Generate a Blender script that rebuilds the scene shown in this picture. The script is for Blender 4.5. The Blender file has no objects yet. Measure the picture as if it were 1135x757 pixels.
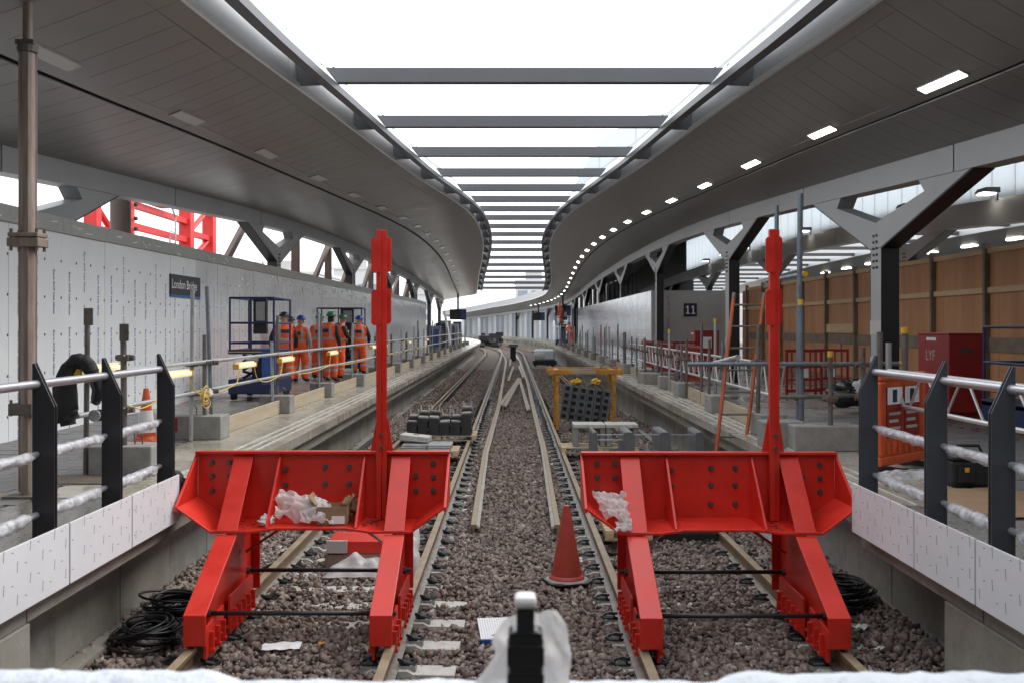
import bpy, math, random
import numpy as np
from mathutils import Vector, Matrix, noise as mnoise

S = bpy.context.scene
COL = S.collection
rnd = random.Random(7)
PI = math.pi
F = 1100.0                      # focal length in photo pixels (photo is 1135 wide)
VX, HY, CH = 568.0, 362.0, 2.43  # vanishing point and camera height above the rail heads

# ------------------------------------------------------------------ camera
cam = bpy.data.cameras.new('camera')
co = bpy.data.objects.new('camera', cam); COL.objects.link(co)
co.location = (0, 0, CH); co.rotation_euler = (PI / 2, 0, 0)
cam.sensor_width = 36; cam.lens = 36 * F / 1135.0
cam.shift_x = -(VX - 567.5) / 1135.0
cam.shift_y = -(378.5 - HY) / 1135.0
cam.clip_start = 0.1; cam.clip_end = 3000
cam.dof.use_dof = True; cam.dof.focus_distance = 14.0; cam.dof.aperture_fstop = 5.6
S.camera = co

# ------------------------------------------------------------------ sky, sun, exposure
SUN_EL, SUN_AZ = math.radians(46), math.radians(62)
w = bpy.data.worlds.new('World'); S.world = w; w.use_nodes = True
nt = w.node_tree; nt.nodes.clear()
sky = nt.nodes.new('ShaderNodeTexSky'); sky.sky_type = 'NISHITA'; sky.sun_disc = False
sky.sun_elevation = SUN_EL; sky.sun_rotation = SUN_AZ; sky.dust_density = 4.0; sky.air_density = 1.0
hs = nt.nodes.new('ShaderNodeHueSaturation'); hs.inputs['Saturation'].default_value = 0.22
mx = nt.nodes.new('ShaderNodeMixRGB'); mx.inputs[0].default_value = 0.75; mx.inputs[2].default_value = (10.5, 10.8, 11.2, 1)
bg = nt.nodes.new('ShaderNodeBackground'); bg.inputs[1].default_value = 0.13
wo = nt.nodes.new('ShaderNodeOutputWorld')
nt.links.new(sky.outputs[0], hs.inputs['Color']); nt.links.new(hs.outputs[0], mx.inputs[1])
nt.links.new(mx.outputs[0], bg.inputs[0]); nt.links.new(bg.outputs[0], wo.inputs[0])
sl = bpy.data.lights.new('sun', 'SUN'); sl.energy = 1.5; sl.angle = math.radians(40); sl.color = (1, 0.96, 0.9)
so = bpy.data.objects.new('sun', sl); COL.objects.link(so)
d = Vector((math.sin(SUN_AZ) * math.cos(SUN_EL), math.cos(SUN_AZ) * math.cos(SUN_EL), math.sin(SUN_EL)))
so.rotation_euler = d.to_track_quat('Z', 'Y').to_euler()
S.view_settings.view_transform = 'Standard'; S.view_settings.look = 'None'
S.view_settings.exposure = 0.82; S.view_settings.gamma = 1.0
try:
    S.cycles.max_bounces = 8; S.cycles.transparent_max_bounces = 12
except Exception: pass

# ------------------------------------------------------------------ helpers
def P(x, y, Y):
    """photo pixel at a known distance -> point in the place (metres)"""
    return Vector(((x - VX) / F * Y, Y, CH - (y - HY) / F * Y))
def cxo(Y):                      # the whole station bends to the left far away
    return -max(0.0, Y - 85.0) ** 2 / 660.0

BASE = {}
ORD = 'first second third fourth fifth sixth seventh eighth ninth tenth eleventh twelfth thirteenth fourteenth fifteenth sixteenth seventeenth eighteenth nineteenth twentieth'.split()
def nth(i, tail): return (ORD[i] if i < len(ORD) else 'far') + ' ' + tail
def setp(o, label=None, cat=None, group=None, kind=None):
    if label: o['label'] = label
    if cat: o['category'] = cat
    if group: o['group'] = group
    if kind: o['kind'] = kind
    return o
def thing(name, loc, label, cat, group=None, rz=0.0):
    o = bpy.data.objects.new(name, None); COL.objects.link(o)
    o.location = loc; o.rotation_euler = (0, 0, rz); o.empty_display_size = 0.2
    BASE[o.name] = Vector(loc)
    return setp(o, label, cat, group)
def root(name, kind='structure', loc=(0, 0, 0)):
    o = bpy.data.objects.new(name, None); COL.objects.link(o); o.location = loc
    BASE[o.name] = Vector(loc)
    o['kind'] = kind
    return o
def dup(r, loc=None, rz=None, label=None, group=None):
    c = r.copy(); COL.objects.link(c)
    if loc is not None: c.location = loc
    if rz is not None: c.rotation_euler = (0, 0, rz)
    if label: c['label'] = label
    if group: c['group'] = group
    def kids(a, b):
        for ch in list(a.children):
            k = ch.copy(); COL.objects.link(k); k.parent = b; kids(ch, k)
    kids(r, c)
    return c

class MB:
    def __init__(s): s.v = []; s.f = []; s.m = []; s.cur = 0
    def add(s, vs, fs):
        n = len(s.v); s.v += [tuple(p) for p in vs]
        for f in fs: s.f.append(tuple(i + n for i in f)); s.m.append(s.cur)
        return s
    def box(s, x0, x1, y0, y1, z0, z1):
        vs = [(x0,y0,z0),(x1,y0,z0),(x1,y1,z0),(x0,y1,z0),(x0,y0,z1),(x1,y0,z1),(x1,y1,z1),(x0,y1,z1)]
        return s.add(vs, [(3,2,1,0),(4,5,6,7),(0,1,5,4),(1,2,6,5),(2,3,7,6),(3,0,4,7)])
    def cbox(s, c, sz, rz=0.0, M=None):
        a, b, h = sz[0]/2, sz[1]/2, sz[2]/2
        R = M if M is not None else Matrix.Rotation(rz, 3, 'Z')
        c = Vector(c)
        vs = [c + R @ Vector(p) for p in ((-a,-b,-h),(a,-b,-h),(a,b,-h),(-a,b,-h),(-a,-b,h),(a,-b,h),(a,b,h),(-a,b,h))]
        return s.add(vs, [(3,2,1,0),(4,5,6,7),(0,1,5,4),(1,2,6,5),(2,3,7,6),(3,0,4,7)])
    def tube(s, p0, p1, r, n=8, r1=None, caps=True):
        return s.path([p0, p1], r, n, caps, r1)
    def path(s, pts, r, n=8, caps=True, r1=None):
        pts = [Vector(p) for p in pts]; k = len(pts)
        rings = []
        up = None
        for i, p in enumerate(pts):
            if i == 0: t = pts[1] - p
            elif i == k - 1: t = p - pts[i-1]
            else: t = pts[i+1] - pts[i-1]
            t.normalize()
            if up is None:
                up = Vector((0,0,1)) if abs(t.z) < 0.9 else Vector((1,0,0))
            a = t.cross(up)
            if a.length < 1e-4: a = t.orthogonal()
            a.normalize(); b = a.cross(t); up = b
            rr = r if r1 is None else r + (r1 - r) * i / (k - 1)
            if not isinstance(r, (int, float)): rr = r[i]
            rings.append([p + (a * math.cos(2*PI*j/n) + b * math.sin(2*PI*j/n)) * rr for j in range(n)])
        return s.rings(rings, caps)
    def rings(s, rings, caps=True, closed=True):
        n = len(rings[0]); vs = [p for r in rings for p in r]; fs = []
        for i in range(len(rings) - 1):
            for j in range(n if closed else n - 1):
                a = i*n + j; b = i*n + (j+1) % n
                fs.append((a, b, b + n, a + n))
        if caps and closed:
            fs.append(tuple(range(n))[::-1]); fs.append(tuple((len(rings)-1)*n + j for j in range(n)))
        return s.add(vs, fs)
    def prism(s, poly, axis, a, b):
        """poly: 2D points; axis 'x': poly=(y,z), 'y': poly=(x,z), 'z': poly=(x,y)"""
        def pt(q, t):
            return {'x': (t, q[0], q[1]), 'y': (q[0], t, q[1]), 'z': (q[0], q[1], t)}[axis]
        n = len(poly); vs = [pt(q, a) for q in poly] + [pt(q, b) for q in poly]
        fs = [tuple(range(n))[::-1], tuple(range(n, 2*n))] + [(i, (i+1) % n, n + (i+1) % n, n + i) for i in range(n)]
        return s.add(vs, fs)
    def lathe(s, prof, c=(0,0,0), n=20):
        c = Vector(c)
        rings = [[c + Vector((r*math.cos(2*PI*j/n), r*math.sin(2*PI*j/n), z)) for j in range(n)] for r, z in prof]
        return s.rings(rings, True)
    def grid(s, fn, nu, nv):
        vs = [fn(i/nu, j/nv) for i in range(nu+1) for j in range(nv+1)]
        fs = [(i*(nv+1)+j, (i+1)*(nv+1)+j, (i+1)*(nv+1)+j+1, i*(nv+1)+j+1) for i in range(nu) for j in range(nv)]
        return s.add(vs, fs)
    def mesh(s, name, mats, base=None):
        me = bpy.data.meshes.new(name)
        v = s.v
        if base is not None: v = [(p[0]-base[0], p[1]-base[1], p[2]-base[2]) for p in v]
        me.from_pydata(v, [], s.f)
        if not isinstance(mats, (list, tuple)): mats = [mats]
        for m in mats: me.materials.append(m)
        if len(mats) > 1: me.polygons.foreach_set('material_index', s.m)
        fixn(me)
        return me
    def build(s, name, mats, parent=None, local=False, bevel=0.0, smooth=False, rootof=None, **tags):
        base = None
        if parent is not None and not local:
            q = parent
            while q.parent is not None: q = q.parent
            base = BASE.get(q.name)
        me = s.mesh(name, mats, base)
        o = bpy.data.objects.new(name, me); COL.objects.link(o)
        if parent is not None: o.parent = parent
        if bevel:
            b = o.modifiers.new('bevel', 'BEVEL'); b.width = bevel; b.segments = 2; b.limit_method = 'ANGLE'; b.angle_limit = math.radians(40)
        if smooth: me.shade_smooth() if smooth is True else shade_auto(me, smooth)
        if tags: setp(o, **tags)
        return o
def shade_auto(me, deg):
    me.shade_smooth()
    try: me.set_sharp_from_angle(angle=math.radians(deg))
    except Exception: pass
import bmesh
def fixn(me):
    bm = bmesh.new(); bm.from_mesh(me); bmesh.ops.recalc_face_normals(bm, faces=bm.faces); bm.to_mesh(me); bm.free()

# ------------------------------------------------------------------ materials
def nodes(m):
    m.use_nodes = True; n = m.node_tree.nodes; n.clear()
    o = n.new('ShaderNodeOutputMaterial'); b = n.new('ShaderNodeBsdfPrincipled')
    m.node_tree.links.new(b.outputs[0], o.inputs[0])
    return n, m.node_tree.links, b, o
def c4(c): return (c[0], c[1], c[2], 1)
def mat(name, c, rough=0.6, metal=0.0, var=0.0, vscale=6.0, bump=0.0, bscale=40.0, c2=None, rvar=0.0, coord='Object', stretch=None, spec=None, emit=None, dirt=0.0):
    m = bpy.data.materials.new(name); n, L, b, o = nodes(m)
    b.inputs['Base Color'].default_value = c4(c); b.inputs['Roughness'].default_value = rough; b.inputs['Metallic'].default_value = metal
    if spec is not None: b.inputs['Specular IOR Level'].default_value = spec
    tc = n.new('ShaderNodeTexCoord'); mp = n.new('ShaderNodeMapping'); L.new(tc.outputs[coord], mp.inputs[0])
    if coord == 'World':
        pass
    if stretch: mp.inputs['Scale'].default_value = stretch
    col = None
    if var or c2:
        t = n.new('ShaderNodeTexNoise'); t.inputs['Scale'].default_value = vscale; t.inputs['Detail'].default_value = 6; t.inputs['Roughness'].default_value = 0.65
        L.new(mp.outputs[0], t.inputs['Vector'])
        r = n.new('ShaderNodeValToRGB'); r.color_ramp.elements[0].position = 0.32; r.color_ramp.elements[1].position = 0.7
        lo = c2 if c2 else tuple(x * (1 - var) for x in c); hi = c if c2 else tuple(min(1, x * (1 + var)) for x in c)
        r.color_ramp.elements[0].color = c4(lo); r.color_ramp.elements[1].color = c4(hi)
        L.new(t.outputs[0], r.inputs[0]); col = r.outputs[0]
        if rvar:
            mr = n.new('ShaderNodeMapRange'); mr.inputs['To Min'].default_value = max(0.02, rough - rvar); mr.inputs['To Max'].default_value = min(1, rough + rvar)
            mr.inputs['From Min'].default_value = 0.3; mr.inputs['From Max'].default_value = 0.7
            L.new(t.outputs[0], mr.inputs[0]); L.new(mr.outputs[0], b.inputs['Roughness'])
    if dirt:
        t3 = n.new('ShaderNodeTexNoise'); t3.inputs['Scale'].default_value = vscale * 0.35; t3.inputs['Detail'].default_value = 10; t3.inputs['Roughness'].default_value = 0.75
        L.new(mp.outputs[0], t3.inputs['Vector'])
        r3 = n.new('ShaderNodeValToRGB'); r3.color_ramp.elements[0].position = 0.5; r3.color_ramp.elements[1].position = 0.72
        r3.color_ramp.elements[0].color = (1, 1, 1, 1); k = 1 - dirt; r3.color_ramp.elements[1].color = (k, k * 0.96, k * 0.9, 1)
        L.new(t3.outputs[0], r3.inputs[0])
        mm = n.new('ShaderNodeMixRGB'); mm.blend_type = 'MULTIPLY'; mm.inputs[0].default_value = 1
        if col is not None: L.new(col, mm.inputs[1])
        else: mm.inputs[1].default_value = c4(c)
        L.new(r3.outputs[0], mm.inputs[2]); col = mm.outputs[0]
    if col is not None: L.new(col, b.inputs['Base Color'])
    if bump:
        t2 = n.new('ShaderNodeTexNoise'); t2.inputs['Scale'].default_value = bscale; t2.inputs['Detail'].default_value = 5
        L.new(mp.outputs[0], t2.inputs['Vector'])
        bp = n.new('ShaderNodeBump'); bp.inputs['Strength'].default_value = bump; bp.inputs['Distance'].default_value = 0.02
        L.new(t2.outputs[0], bp.inputs['Height']); L.new(bp.outputs[0], b.inputs['Normal'])
    if emit: b.inputs['Emission Color'].default_value = c4(emit[0]); b.inputs['Emission Strength'].default_value = emit[1]
    return m

M = {}
M['red'] = mat('red_gloss_paint', (0.61, 0.026, 0.014), 0.36, var=0.12, vscale=3, rvar=0.1, dirt=0.2, bump=0.04, bscale=25)
M['redp'] = mat('red_plastic', (0.27, 0.018, 0.016), 0.45, var=0.15)
M['redbox'] = mat('red_box_paint', (0.30, 0.016, 0.016), 0.5, var=0.15, dirt=0.3)
M['bolt'] = mat('grey_bolt_steel', (0.12, 0.11, 0.11), 0.45, 0.7)
M['rod'] = mat('black_steel_rod', (0.03, 0.03, 0.035), 0.4, 0.3)
M['rail'] = mat('rusted_rail_steel', (0.33, 0.245, 0.16), 0.5, 0.15, c2=(0.17, 0.105, 0.06), vscale=9, bump=0.15, bscale=60, rvar=0.12)
M['railtop'] = mat('worn_rail_head', (0.37, 0.30, 0.205), 0.6, 0.05, c2=(0.22, 0.15, 0.095), vscale=5, rvar=0.15)
M['bright'] = mat('bright_rail_edge', (0.50, 0.47, 0.42), 0.45, 0.2, var=0.25)
M['foot'] = mat('rail_foot_steel', (0.23, 0.20, 0.17), 0.5, 0.2, var=0.35, vscale=12)
M['plate'] = mat('baseplate_steel', (0.32, 0.31, 0.29), 0.45, 0.2, var=0.3, vscale=15)
M['clip'] = mat('dark_clip_steel', (0.028, 0.032, 0.035), 0.35, 0.5, var=0.3)
M['sleeper'] = mat('pale_sleeper_concrete', (0.50, 0.49, 0.45), 0.65, var=0.16, vscale=14, bump=0.2, bscale=50, dirt=0.3)
M['conc'] = mat('cast_concrete', (0.33, 0.32, 0.29), 0.7, c2=(0.24, 0.225, 0.195), vscale=2.2, bump=0.15, bscale=40, dirt=0.4)
M['conc2'] = mat('grey_block_concrete', (0.30, 0.30, 0.285), 0.8, c2=(0.22, 0.215, 0.2), vscale=5, bump=0.25, bscale=60, dirt=0.35)
M['coping'] = mat('wet_coping_concrete', (0.37, 0.345, 0.295), 0.27, c2=(0.27, 0.248, 0.205), vscale=1.1, bump=0.03, bscale=45, rvar=0.16, dirt=0.2)
M['deck'] = mat('wet_platform_screed', (0.23, 0.225, 0.21), 0.3, c2=(0.13, 0.122, 0.11), vscale=0.9, bump=0.12, bscale=30, rvar=0.2, dirt=0.4)
M['paver'] = mat('dark_paver', (0.15, 0.145, 0.145), 0.45, var=0.3, vscale=3, bump=0.2, bscale=70, rvar=0.15)
M['mortar'] = mat('dark_joint', (0.06, 0.06, 0.055), 0.9)
M['galv'] = mat('galvanised_tube', (0.42, 0.43, 0.44), 0.42, 0.6, var=0.18, vscale=8, rvar=0.1)
M['tubed'] = mat('weathered_tube', (0.20, 0.20, 0.195), 0.5, 0.45, c2=(0.11, 0.095, 0.08), vscale=6, rvar=0.1)
M['tubeblue'] = mat('blue_grey_tube', (0.20, 0.25, 0.31), 0.45, 0.4, c2=(0.13, 0.15, 0.17), vscale=7)
M['rusttube'] = mat('rust_streaked_prop', (0.36, 0.325, 0.285), 0.5, 0.4, c2=(0.24, 0.16, 0.125), vscale=3, stretch=(6, 6, 0.7), rvar=0.1)
M['coupler'] = mat('coupler_steel', (0.16, 0.14, 0.12), 0.5, 0.5, var=0.3)
M['steeltube'] = mat('satin_handrail', (0.60, 0.60, 0.64), 0.3, 0.7, var=0.06)
M['alu'] = mat('aluminium_lattice', (0.66, 0.67, 0.68), 0.32, 0.75, var=0.08)
M['post'] = mat('anthracite_post', (0.024, 0.024, 0.028), 0.4, var=0.12, vscale=4)
M['postr'] = mat('blue_grey_post', (0.05, 0.056, 0.066), 0.42, var=0.12, vscale=4)
M['film'] = mat('white_film_panel', (0.74, 0.755, 0.79), 0.3, var=0.05, vscale=1.5, bump=0.05, bscale=6)
M['ink'] = mat('blue_black_print', (0.04, 0.045, 0.11), 0.6)
M['inkb'] = mat('blue_print', (0.05, 0.06, 0.26), 0.6)
M['inkg'] = mat('grey_print', (0.30, 0.31, 0.33), 0.6)
M['inkw'] = mat('white_print', (0.85, 0.85, 0.86), 0.5)
M['hoard'] = mat('grey_film_hoarding', (0.82, 0.845, 0.87), 0.24, 0.05, var=0.05, vscale=0.7, bump=0.12, bscale=2.0)
M['hoardr'] = mat('glossy_film_hoarding', (0.50, 0.52, 0.565), 0.15, 0.3, var=0.14, vscale=0.8, bump=0.35, bscale=3.0)
M['hoardl'] = mat('silver_film_hoarding', (0.74, 0.755, 0.775), 0.17, 0.15, var=0.10, vscale=0.8, bump=0.3, bscale=3.0)
M['hoardm'] = mat('matt_grey_board', (0.44, 0.43, 0.415), 0.65, var=0.05)
M['cap'] = mat('hoarding_head_strip', (0.42, 0.42, 0.41), 0.35, 0.3, var=0.08)
M['tape'] = mat('crinkled_film_glint', (0.92, 0.92, 0.93), 0.3, 0.0)  # near-white colour paints the glints on crinkled film
M['char'] = mat('charcoal_and_shade', (0.022, 0.020, 0.020), 0.42, 0.1, var=0.1)  # also paints the shade on column end faces and arm undersides
M['pale'] = mat('pale_upstand', (0.80, 0.81, 0.82), 0.35)
M['sign'] = mat('charcoal_sign', (0.035, 0.037, 0.044), 0.45)
M['navy'] = mat('navy_sign', (0.012, 0.018, 0.05), 0.4)
M['bluebar'] = mat('blue_sign_bar', (0.02, 0.16, 0.42), 0.5)
M['soffit'] = mat('bronze_grey_soffit', (0.295, 0.285, 0.275), 0.34, 0.5, var=0.07, vscale=1.2, rvar=0.05)
M['soffd'] = mat('soffit_void', (0.03, 0.029, 0.028), 0.8)
M['steel'] = mat('grey_painted_steel', (0.34, 0.35, 0.36), 0.4, 0.15, var=0.05, vscale=0.8)
M['steeld'] = mat('dark_grey_steel', (0.085, 0.088, 0.098), 0.42, 0.2, var=0.06, vscale=0.8)
M['steelb'] = mat('brown_primer_steel', (0.085, 0.055, 0.045), 0.55, 0.1, var=0.2, vscale=2)
M['trim'] = mat('pale_eave_trim', (0.72, 0.73, 0.74), 0.3, 0.2)
M['fascia'] = mat('pale_grey_fascia', (0.36, 0.37, 0.385), 0.4, 0.2, var=0.05, vscale=0.5)
M['frost'] = mat('frosted_glazing', (0.74, 0.78, 0.81), 0.35, 0, var=0.04)
def add_translucent(m, k, c):
    n = m.node_tree.nodes; L = m.node_tree.links
    b = next((q for q in n if q.type == 'MIX_SHADER'), None) or next(q for q in n if q.type == 'BSDF_PRINCIPLED'); o = next(q for q in n if q.type == 'OUTPUT_MATERIAL')
    t = n.new('ShaderNodeBsdfTranslucent'); t.inputs[0].default_value = c4(c); x = n.new('ShaderNodeMixShader'); x.inputs[0].default_value = k
    L.new(b.outputs[0], x.inputs[1]); L.new(t.outputs[0], x.inputs[2]); L.new(x.outputs[0], o.inputs[0])
add_translucent(M['frost'], 0.85, (0.78, 0.82, 0.85))
M['lamp'] = mat('lit_lamp_panel', (0.95, 0.93, 0.85), 0.4, emit=((1.0, 0.95, 0.82), 5.0))
M['lampoff'] = mat('unlit_lamp_panel', (0.55, 0.55, 0.52), 0.25)
M['lampbody'] = mat('cream_lamp_tube', (0.80, 0.71, 0.48), 0.4, var=0.08, emit=((1.0, 0.84, 0.52), 0.16))
M['yellow'] = mat('yellow_plastic', (0.66, 0.38, 0.03), 0.45, var=0.15)
M['yframe'] = mat('amber_gantry_paint', (0.50, 0.23, 0.03), 0.55, var=0.25, vscale=7, dirt=0.4)
M['cable'] = mat('yellow_cable', (0.62, 0.42, 0.06), 0.5)
M['blackcable'] = mat('black_cable', (0.014, 0.014, 0.016), 0.38)
M['black'] = mat('black_rubber', (0.012, 0.012, 0.013), 0.55, var=0.2)
M['cloth'] = mat('black_cloth', (0.011, 0.011, 0.013), 0.7, var=0.4, vscale=8, bump=0.4, bscale=20)
M['gloss'] = mat('glossy_black', (0.012, 0.012, 0.014), 0.22)
M['ply'] = mat('red_brown_plywood', (0.60, 0.30, 0.14), 0.6, c2=(0.44, 0.20, 0.088), vscale=1.6, stretch=(1, 1, 0.16), dirt=0.2)
M['farb'] = mat('far_blue_grey_board', (0.25, 0.28, 0.33), 0.4, 0.1, var=0.1)
M['pine'] = mat('raw_pine', (0.66, 0.49, 0.29), 0.65, c2=(0.54, 0.38, 0.21), vscale=3, stretch=(1, 0.3, 3))
M['studm'] = mat('weathered_stud', (0.22, 0.17, 0.125), 0.7, var=0.25, vscale=3)
M['board'] = mat('pale_kerb_timber', (0.49, 0.41, 0.30), 0.7, c2=(0.36, 0.295, 0.21), vscale=3, stretch=(1, 0.3, 3), dirt=0.3)
M['card'] = mat('brown_cardboard', (0.30, 0.19, 0.105), 0.8, var=0.15)
M['bluem'] = mat('dark_blue_machine', (0.015, 0.026, 0.09), 0.4, var=0.15)
M['blueb'] = mat('bright_blue_panel', (0.03, 0.09, 0.32), 0.45, var=0.15)
M['orange'] = mat('orange_plastic', (0.62, 0.10, 0.025), 0.45, var=0.15)
M['conered'] = mat('faded_cone_red', (0.47, 0.065, 0.038), 0.5, c2=(0.33, 0.05, 0.034), vscale=7, dirt=0.4)
M['ladder'] = mat('orange_ladder_stile', (0.42, 0.085, 0.028), 0.5, var=0.25)
M['white'] = mat('white_paint', (0.75, 0.75, 0.74), 0.5)
M['wpaper'] = mat('white_paper', (0.78, 0.79, 0.80), 0.7, var=0.04)
M['bluepad'] = mat('blue_board_edge', (0.02, 0.06, 0.30), 0.5)
M['grey'] = mat('mid_grey_plastic', (0.27, 0.27, 0.27), 0.5, var=0.15)
M['plastdk'] = mat('recycled_dark_block', (0.04, 0.041, 0.044), 0.5, var=0.3, vscale=6)
M['slabdk'] = mat('dark_grey_slab', (0.13, 0.135, 0.14), 0.6, var=0.2, vscale=5)
M['crane'] = mat('crane_red_paint', (0.62, 0.028, 0.026), 0.45, var=0.08)
M['skin'] = mat('skin', (0.45, 0.26, 0.19), 0.6)
M['helmb'] = mat('blue_helmet', (0.015, 0.045, 0.34), 0.3)
M['helmg'] = mat('green_helmet', (0.01, 0.13, 0.06), 0.3)
M['helmk'] = mat('dark_helmet', (0.018, 0.02, 0.026), 0.3)
M['sleeveg'] = mat('grey_sleeve', (0.30, 0.30, 0.31), 0.8)
M['boot'] = mat('dark_boot', (0.03, 0.025, 0.02), 0.6)
M['bwall'] = mat('pale_office_wall', (0.62, 0.62, 0.61), 0.7, var=0.04)
M['bglass'] = mat('office_glass', (0.26, 0.31, 0.36), 0.15, 0.2)
M['ground'] = mat('dull_ground', (0.12, 0.115, 0.11), 0.9, var=0.2, vscale=0.2)

def mat_hivis(name, c):
    """orange work cloth with grey reflective tape printed round it (object height)"""
    m = bpy.data.materials.new(name); n, L, b, o = nodes(m); b.inputs['Roughness'].default_value = 0.7
    tc = n.new('ShaderNodeTexCoord'); sp = n.new('ShaderNodeSeparateXYZ'); L.new(tc.outputs['Object'], sp.inputs[0])
    tot = None
    def mth(op, a, bb, clamp=False):
        q = n.new('ShaderNodeMath'); q.operation = op; q.use_clamp = clamp
        for i, v in enumerate((a, bb)):
            if isinstance(v, (int, float)): q.inputs[i].default_value = v
            else: L.new(v, q.inputs[i])
        return q.outputs[0]
    for zc, h in ((1.12, 0.028), (0.30, 0.025), (0.42, 0.025), (1.0, 0.0)):
        if h == 0: continue
        k = mth('LESS_THAN', mth('ABSOLUTE', mth('SUBTRACT', sp.outputs[2], zc), 0), h)
        tot = k if tot is None else mth('MAXIMUM', tot, k)
    ax = mth('ABSOLUTE', sp.outputs[0], 0)
    br = mth('MULTIPLY', mth('LESS_THAN', mth('ABSOLUTE', mth('SUBTRACT', ax, 0.105), 0), 0.024), mth('GREATER_THAN', sp.outputs[2], 1.12))
    tot = mth('MAXIMUM', tot, br)
    t = n.new('ShaderNodeTexNoise'); t.inputs['Scale'].default_value = 9; t.inputs['Detail'].default_value = 5; L.new(tc.outputs['Object'], t.inputs[0])
    r = n.new('ShaderNodeValToRGB'); r.color_ramp.elements[0].color = c4(tuple(x * 0.72 for x in c)); r.color_ramp.elements[1].color = c4(c)
    r.color_ramp.elements[0].position = 0.35; r.color_ramp.elements[1].position = 0.62
    L.new(t.outputs[0], r.inputs[0])
    mm = n.new('ShaderNodeMixRGB'); L.new(tot, mm.inputs[0]); L.new(r.outputs[0], mm.inputs[1]); mm.inputs[2].default_value = (0.36, 0.36, 0.35, 1)
    L.new(mm.outputs[0], b.inputs['Base Color'])
    bp = n.new('ShaderNodeBump'); bp.inputs['Strength'].default_value = 0.5; bp.inputs['Distance'].default_value = 0.03
    L.new(t.outputs[0], bp.inputs['Height']); L.new(bp.outputs[0], b.inputs['Normal'])
    return m
M['hivis'] = mat_hivis('orange_hivis_cloth', (0.98, 0.13, 0.028))

def mat_plastic(name, c, alpha, rough=0.2, ns=30):
    """thin crinkled plastic: part see-through"""
    m = bpy.data.materials.new(name); n, L, b, o = nodes(m)
    b.inputs['Base Color'].default_value = c4(c); b.inputs['Roughness'].default_value = rough
    tr = n.new('ShaderNodeBsdfTransparent'); mix = n.new('ShaderNodeMixShader')
    t = n.new('ShaderNodeTexNoise'); t.inputs['Scale'].default_value = ns; t.inputs['Detail'].default_value = 4
    tc = n.new('ShaderNodeTexCoord'); L.new(tc.outputs['Object'], t.inputs[0])
    mr = n.new('ShaderNodeMapRange'); mr.inputs['From Min'].default_value = 0.3; mr.inputs['From Max'].default_value = 0.7
    mr.inputs['To Min'].default_value = max(0, alpha - 0.25); mr.inputs['To Max'].default_value = min(1, alpha + 0.25)
    L.new(t.outputs[0], mr.inputs[0]); L.new(mr.outputs[0], mix.inputs[0])
    L.new(tr.outputs[0], mix.inputs[1]); L.new(b.outputs[0], mix.inputs[2]); L.new(mix.outputs[0], o.inputs[0])
    bp = n.new('ShaderNodeBump'); bp.inputs['Strength'].default_value = 0.6; bp.inputs['Distance'].default_value = 0.02
    L.new(t.outputs[0], bp.inputs['Height']); L.new(bp.outputs[0], b.inputs['Normal'])
    return m
M['wrap'] = mat_plastic('clear_bubble_wrap', (0.74, 0.75, 0.78), 0.55, 0.12, 16)
M['bag'] = mat_plastic('white_poly_bag', (0.88, 0.86, 0.85), 0.93, 0.3, 14)
add_translucent(M['bag'], 0.45, (0.9, 0.88, 0.87))
M['wrapw'] = mat('white_foam_wrap', (0.66, 0.70, 0.77), 0.45, var=0.06, vscale=20, bump=0.5, bscale=40)

def mat_island(name, cols, rough=0.75):
    m = bpy.data.materials.new(name); n, L, b, o = nodes(m); b.inputs['Roughness'].default_value = rough
    g = n.new('ShaderNodeNewGeometry'); r = n.new('ShaderNodeValToRGB'); r.color_ramp.interpolation = 'LINEAR'
    els = r.color_ramp.elements
    for i, c in enumerate(cols):
        if i < 2: e = els[i]; e.position = i / (len(cols) - 1)
        else: e = els.new(i / (len(cols) - 1))
        e.color = c4(c)
    els[1].position = 1 / (len(cols) - 1)
    L.new(g.outputs['Random Per Island'], r.inputs[0])
    t = n.new('ShaderNodeTexNoise'); t.inputs['Scale'].default_value = 45; t.inputs['Detail'].default_value = 3
    L.new(g.outputs['Position'], t.inputs[0])
    hv = n.new('ShaderNodeHueSaturation'); mr = n.new('ShaderNodeMapRange'); mr.inputs['To Min'].default_value = 0.65; mr.inputs['To Max'].default_value = 1.35
    L.new(t.outputs[0], mr.inputs[0]); L.new(mr.outputs[0], hv.inputs['Value']); L.new(r.outputs[0], hv.inputs['Color'])
    L.new(hv.outputs[0], b.inputs['Base Color'])
    return m
M['stone'] = mat_island('ballast_stone', [(0.08, 0.057, 0.049), (0.175, 0.128, 0.110), (0.27, 0.205, 0.175), (0.14, 0.111, 0.103), (0.215, 0.163, 0.140), (0.38, 0.32, 0.28)])

def text_mesh(name, body, size, m, off=0.0):
    cu = bpy.data.curves.new(name, 'FONT'); cu.body = body; cu.size = size; cu.align_x = 'CENTER'; cu.align_y = 'CENTER'; cu.resolution_u = 2; cu.offset = off
    o = bpy.data.objects.new(name + '_tmp', cu); COL.objects.link(o)
    dg = bpy.context.evaluated_depsgraph_get(); me = bpy.data.meshes.new_from_object(o.evaluated_get(dg))
    COL.objects.unlink(o); bpy.data.objects.remove(o); bpy.data.curves.remove(cu)
    me.name = name; me.materials.clear(); me.materials.append(m)
    return me
def text_part(name, me, parent, loc, rot):
    """loc is in world coordinates (parent roots are unrotated)"""
    q = parent
    while q.parent is not None: q = q.parent
    o = bpy.data.objects.new(name, me); COL.objects.link(o); o.parent = parent
    o.location = Vector(loc) - BASE.get(q.name, Vector((0, 0, 0))); o.rotation_euler = rot
    return o
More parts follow.
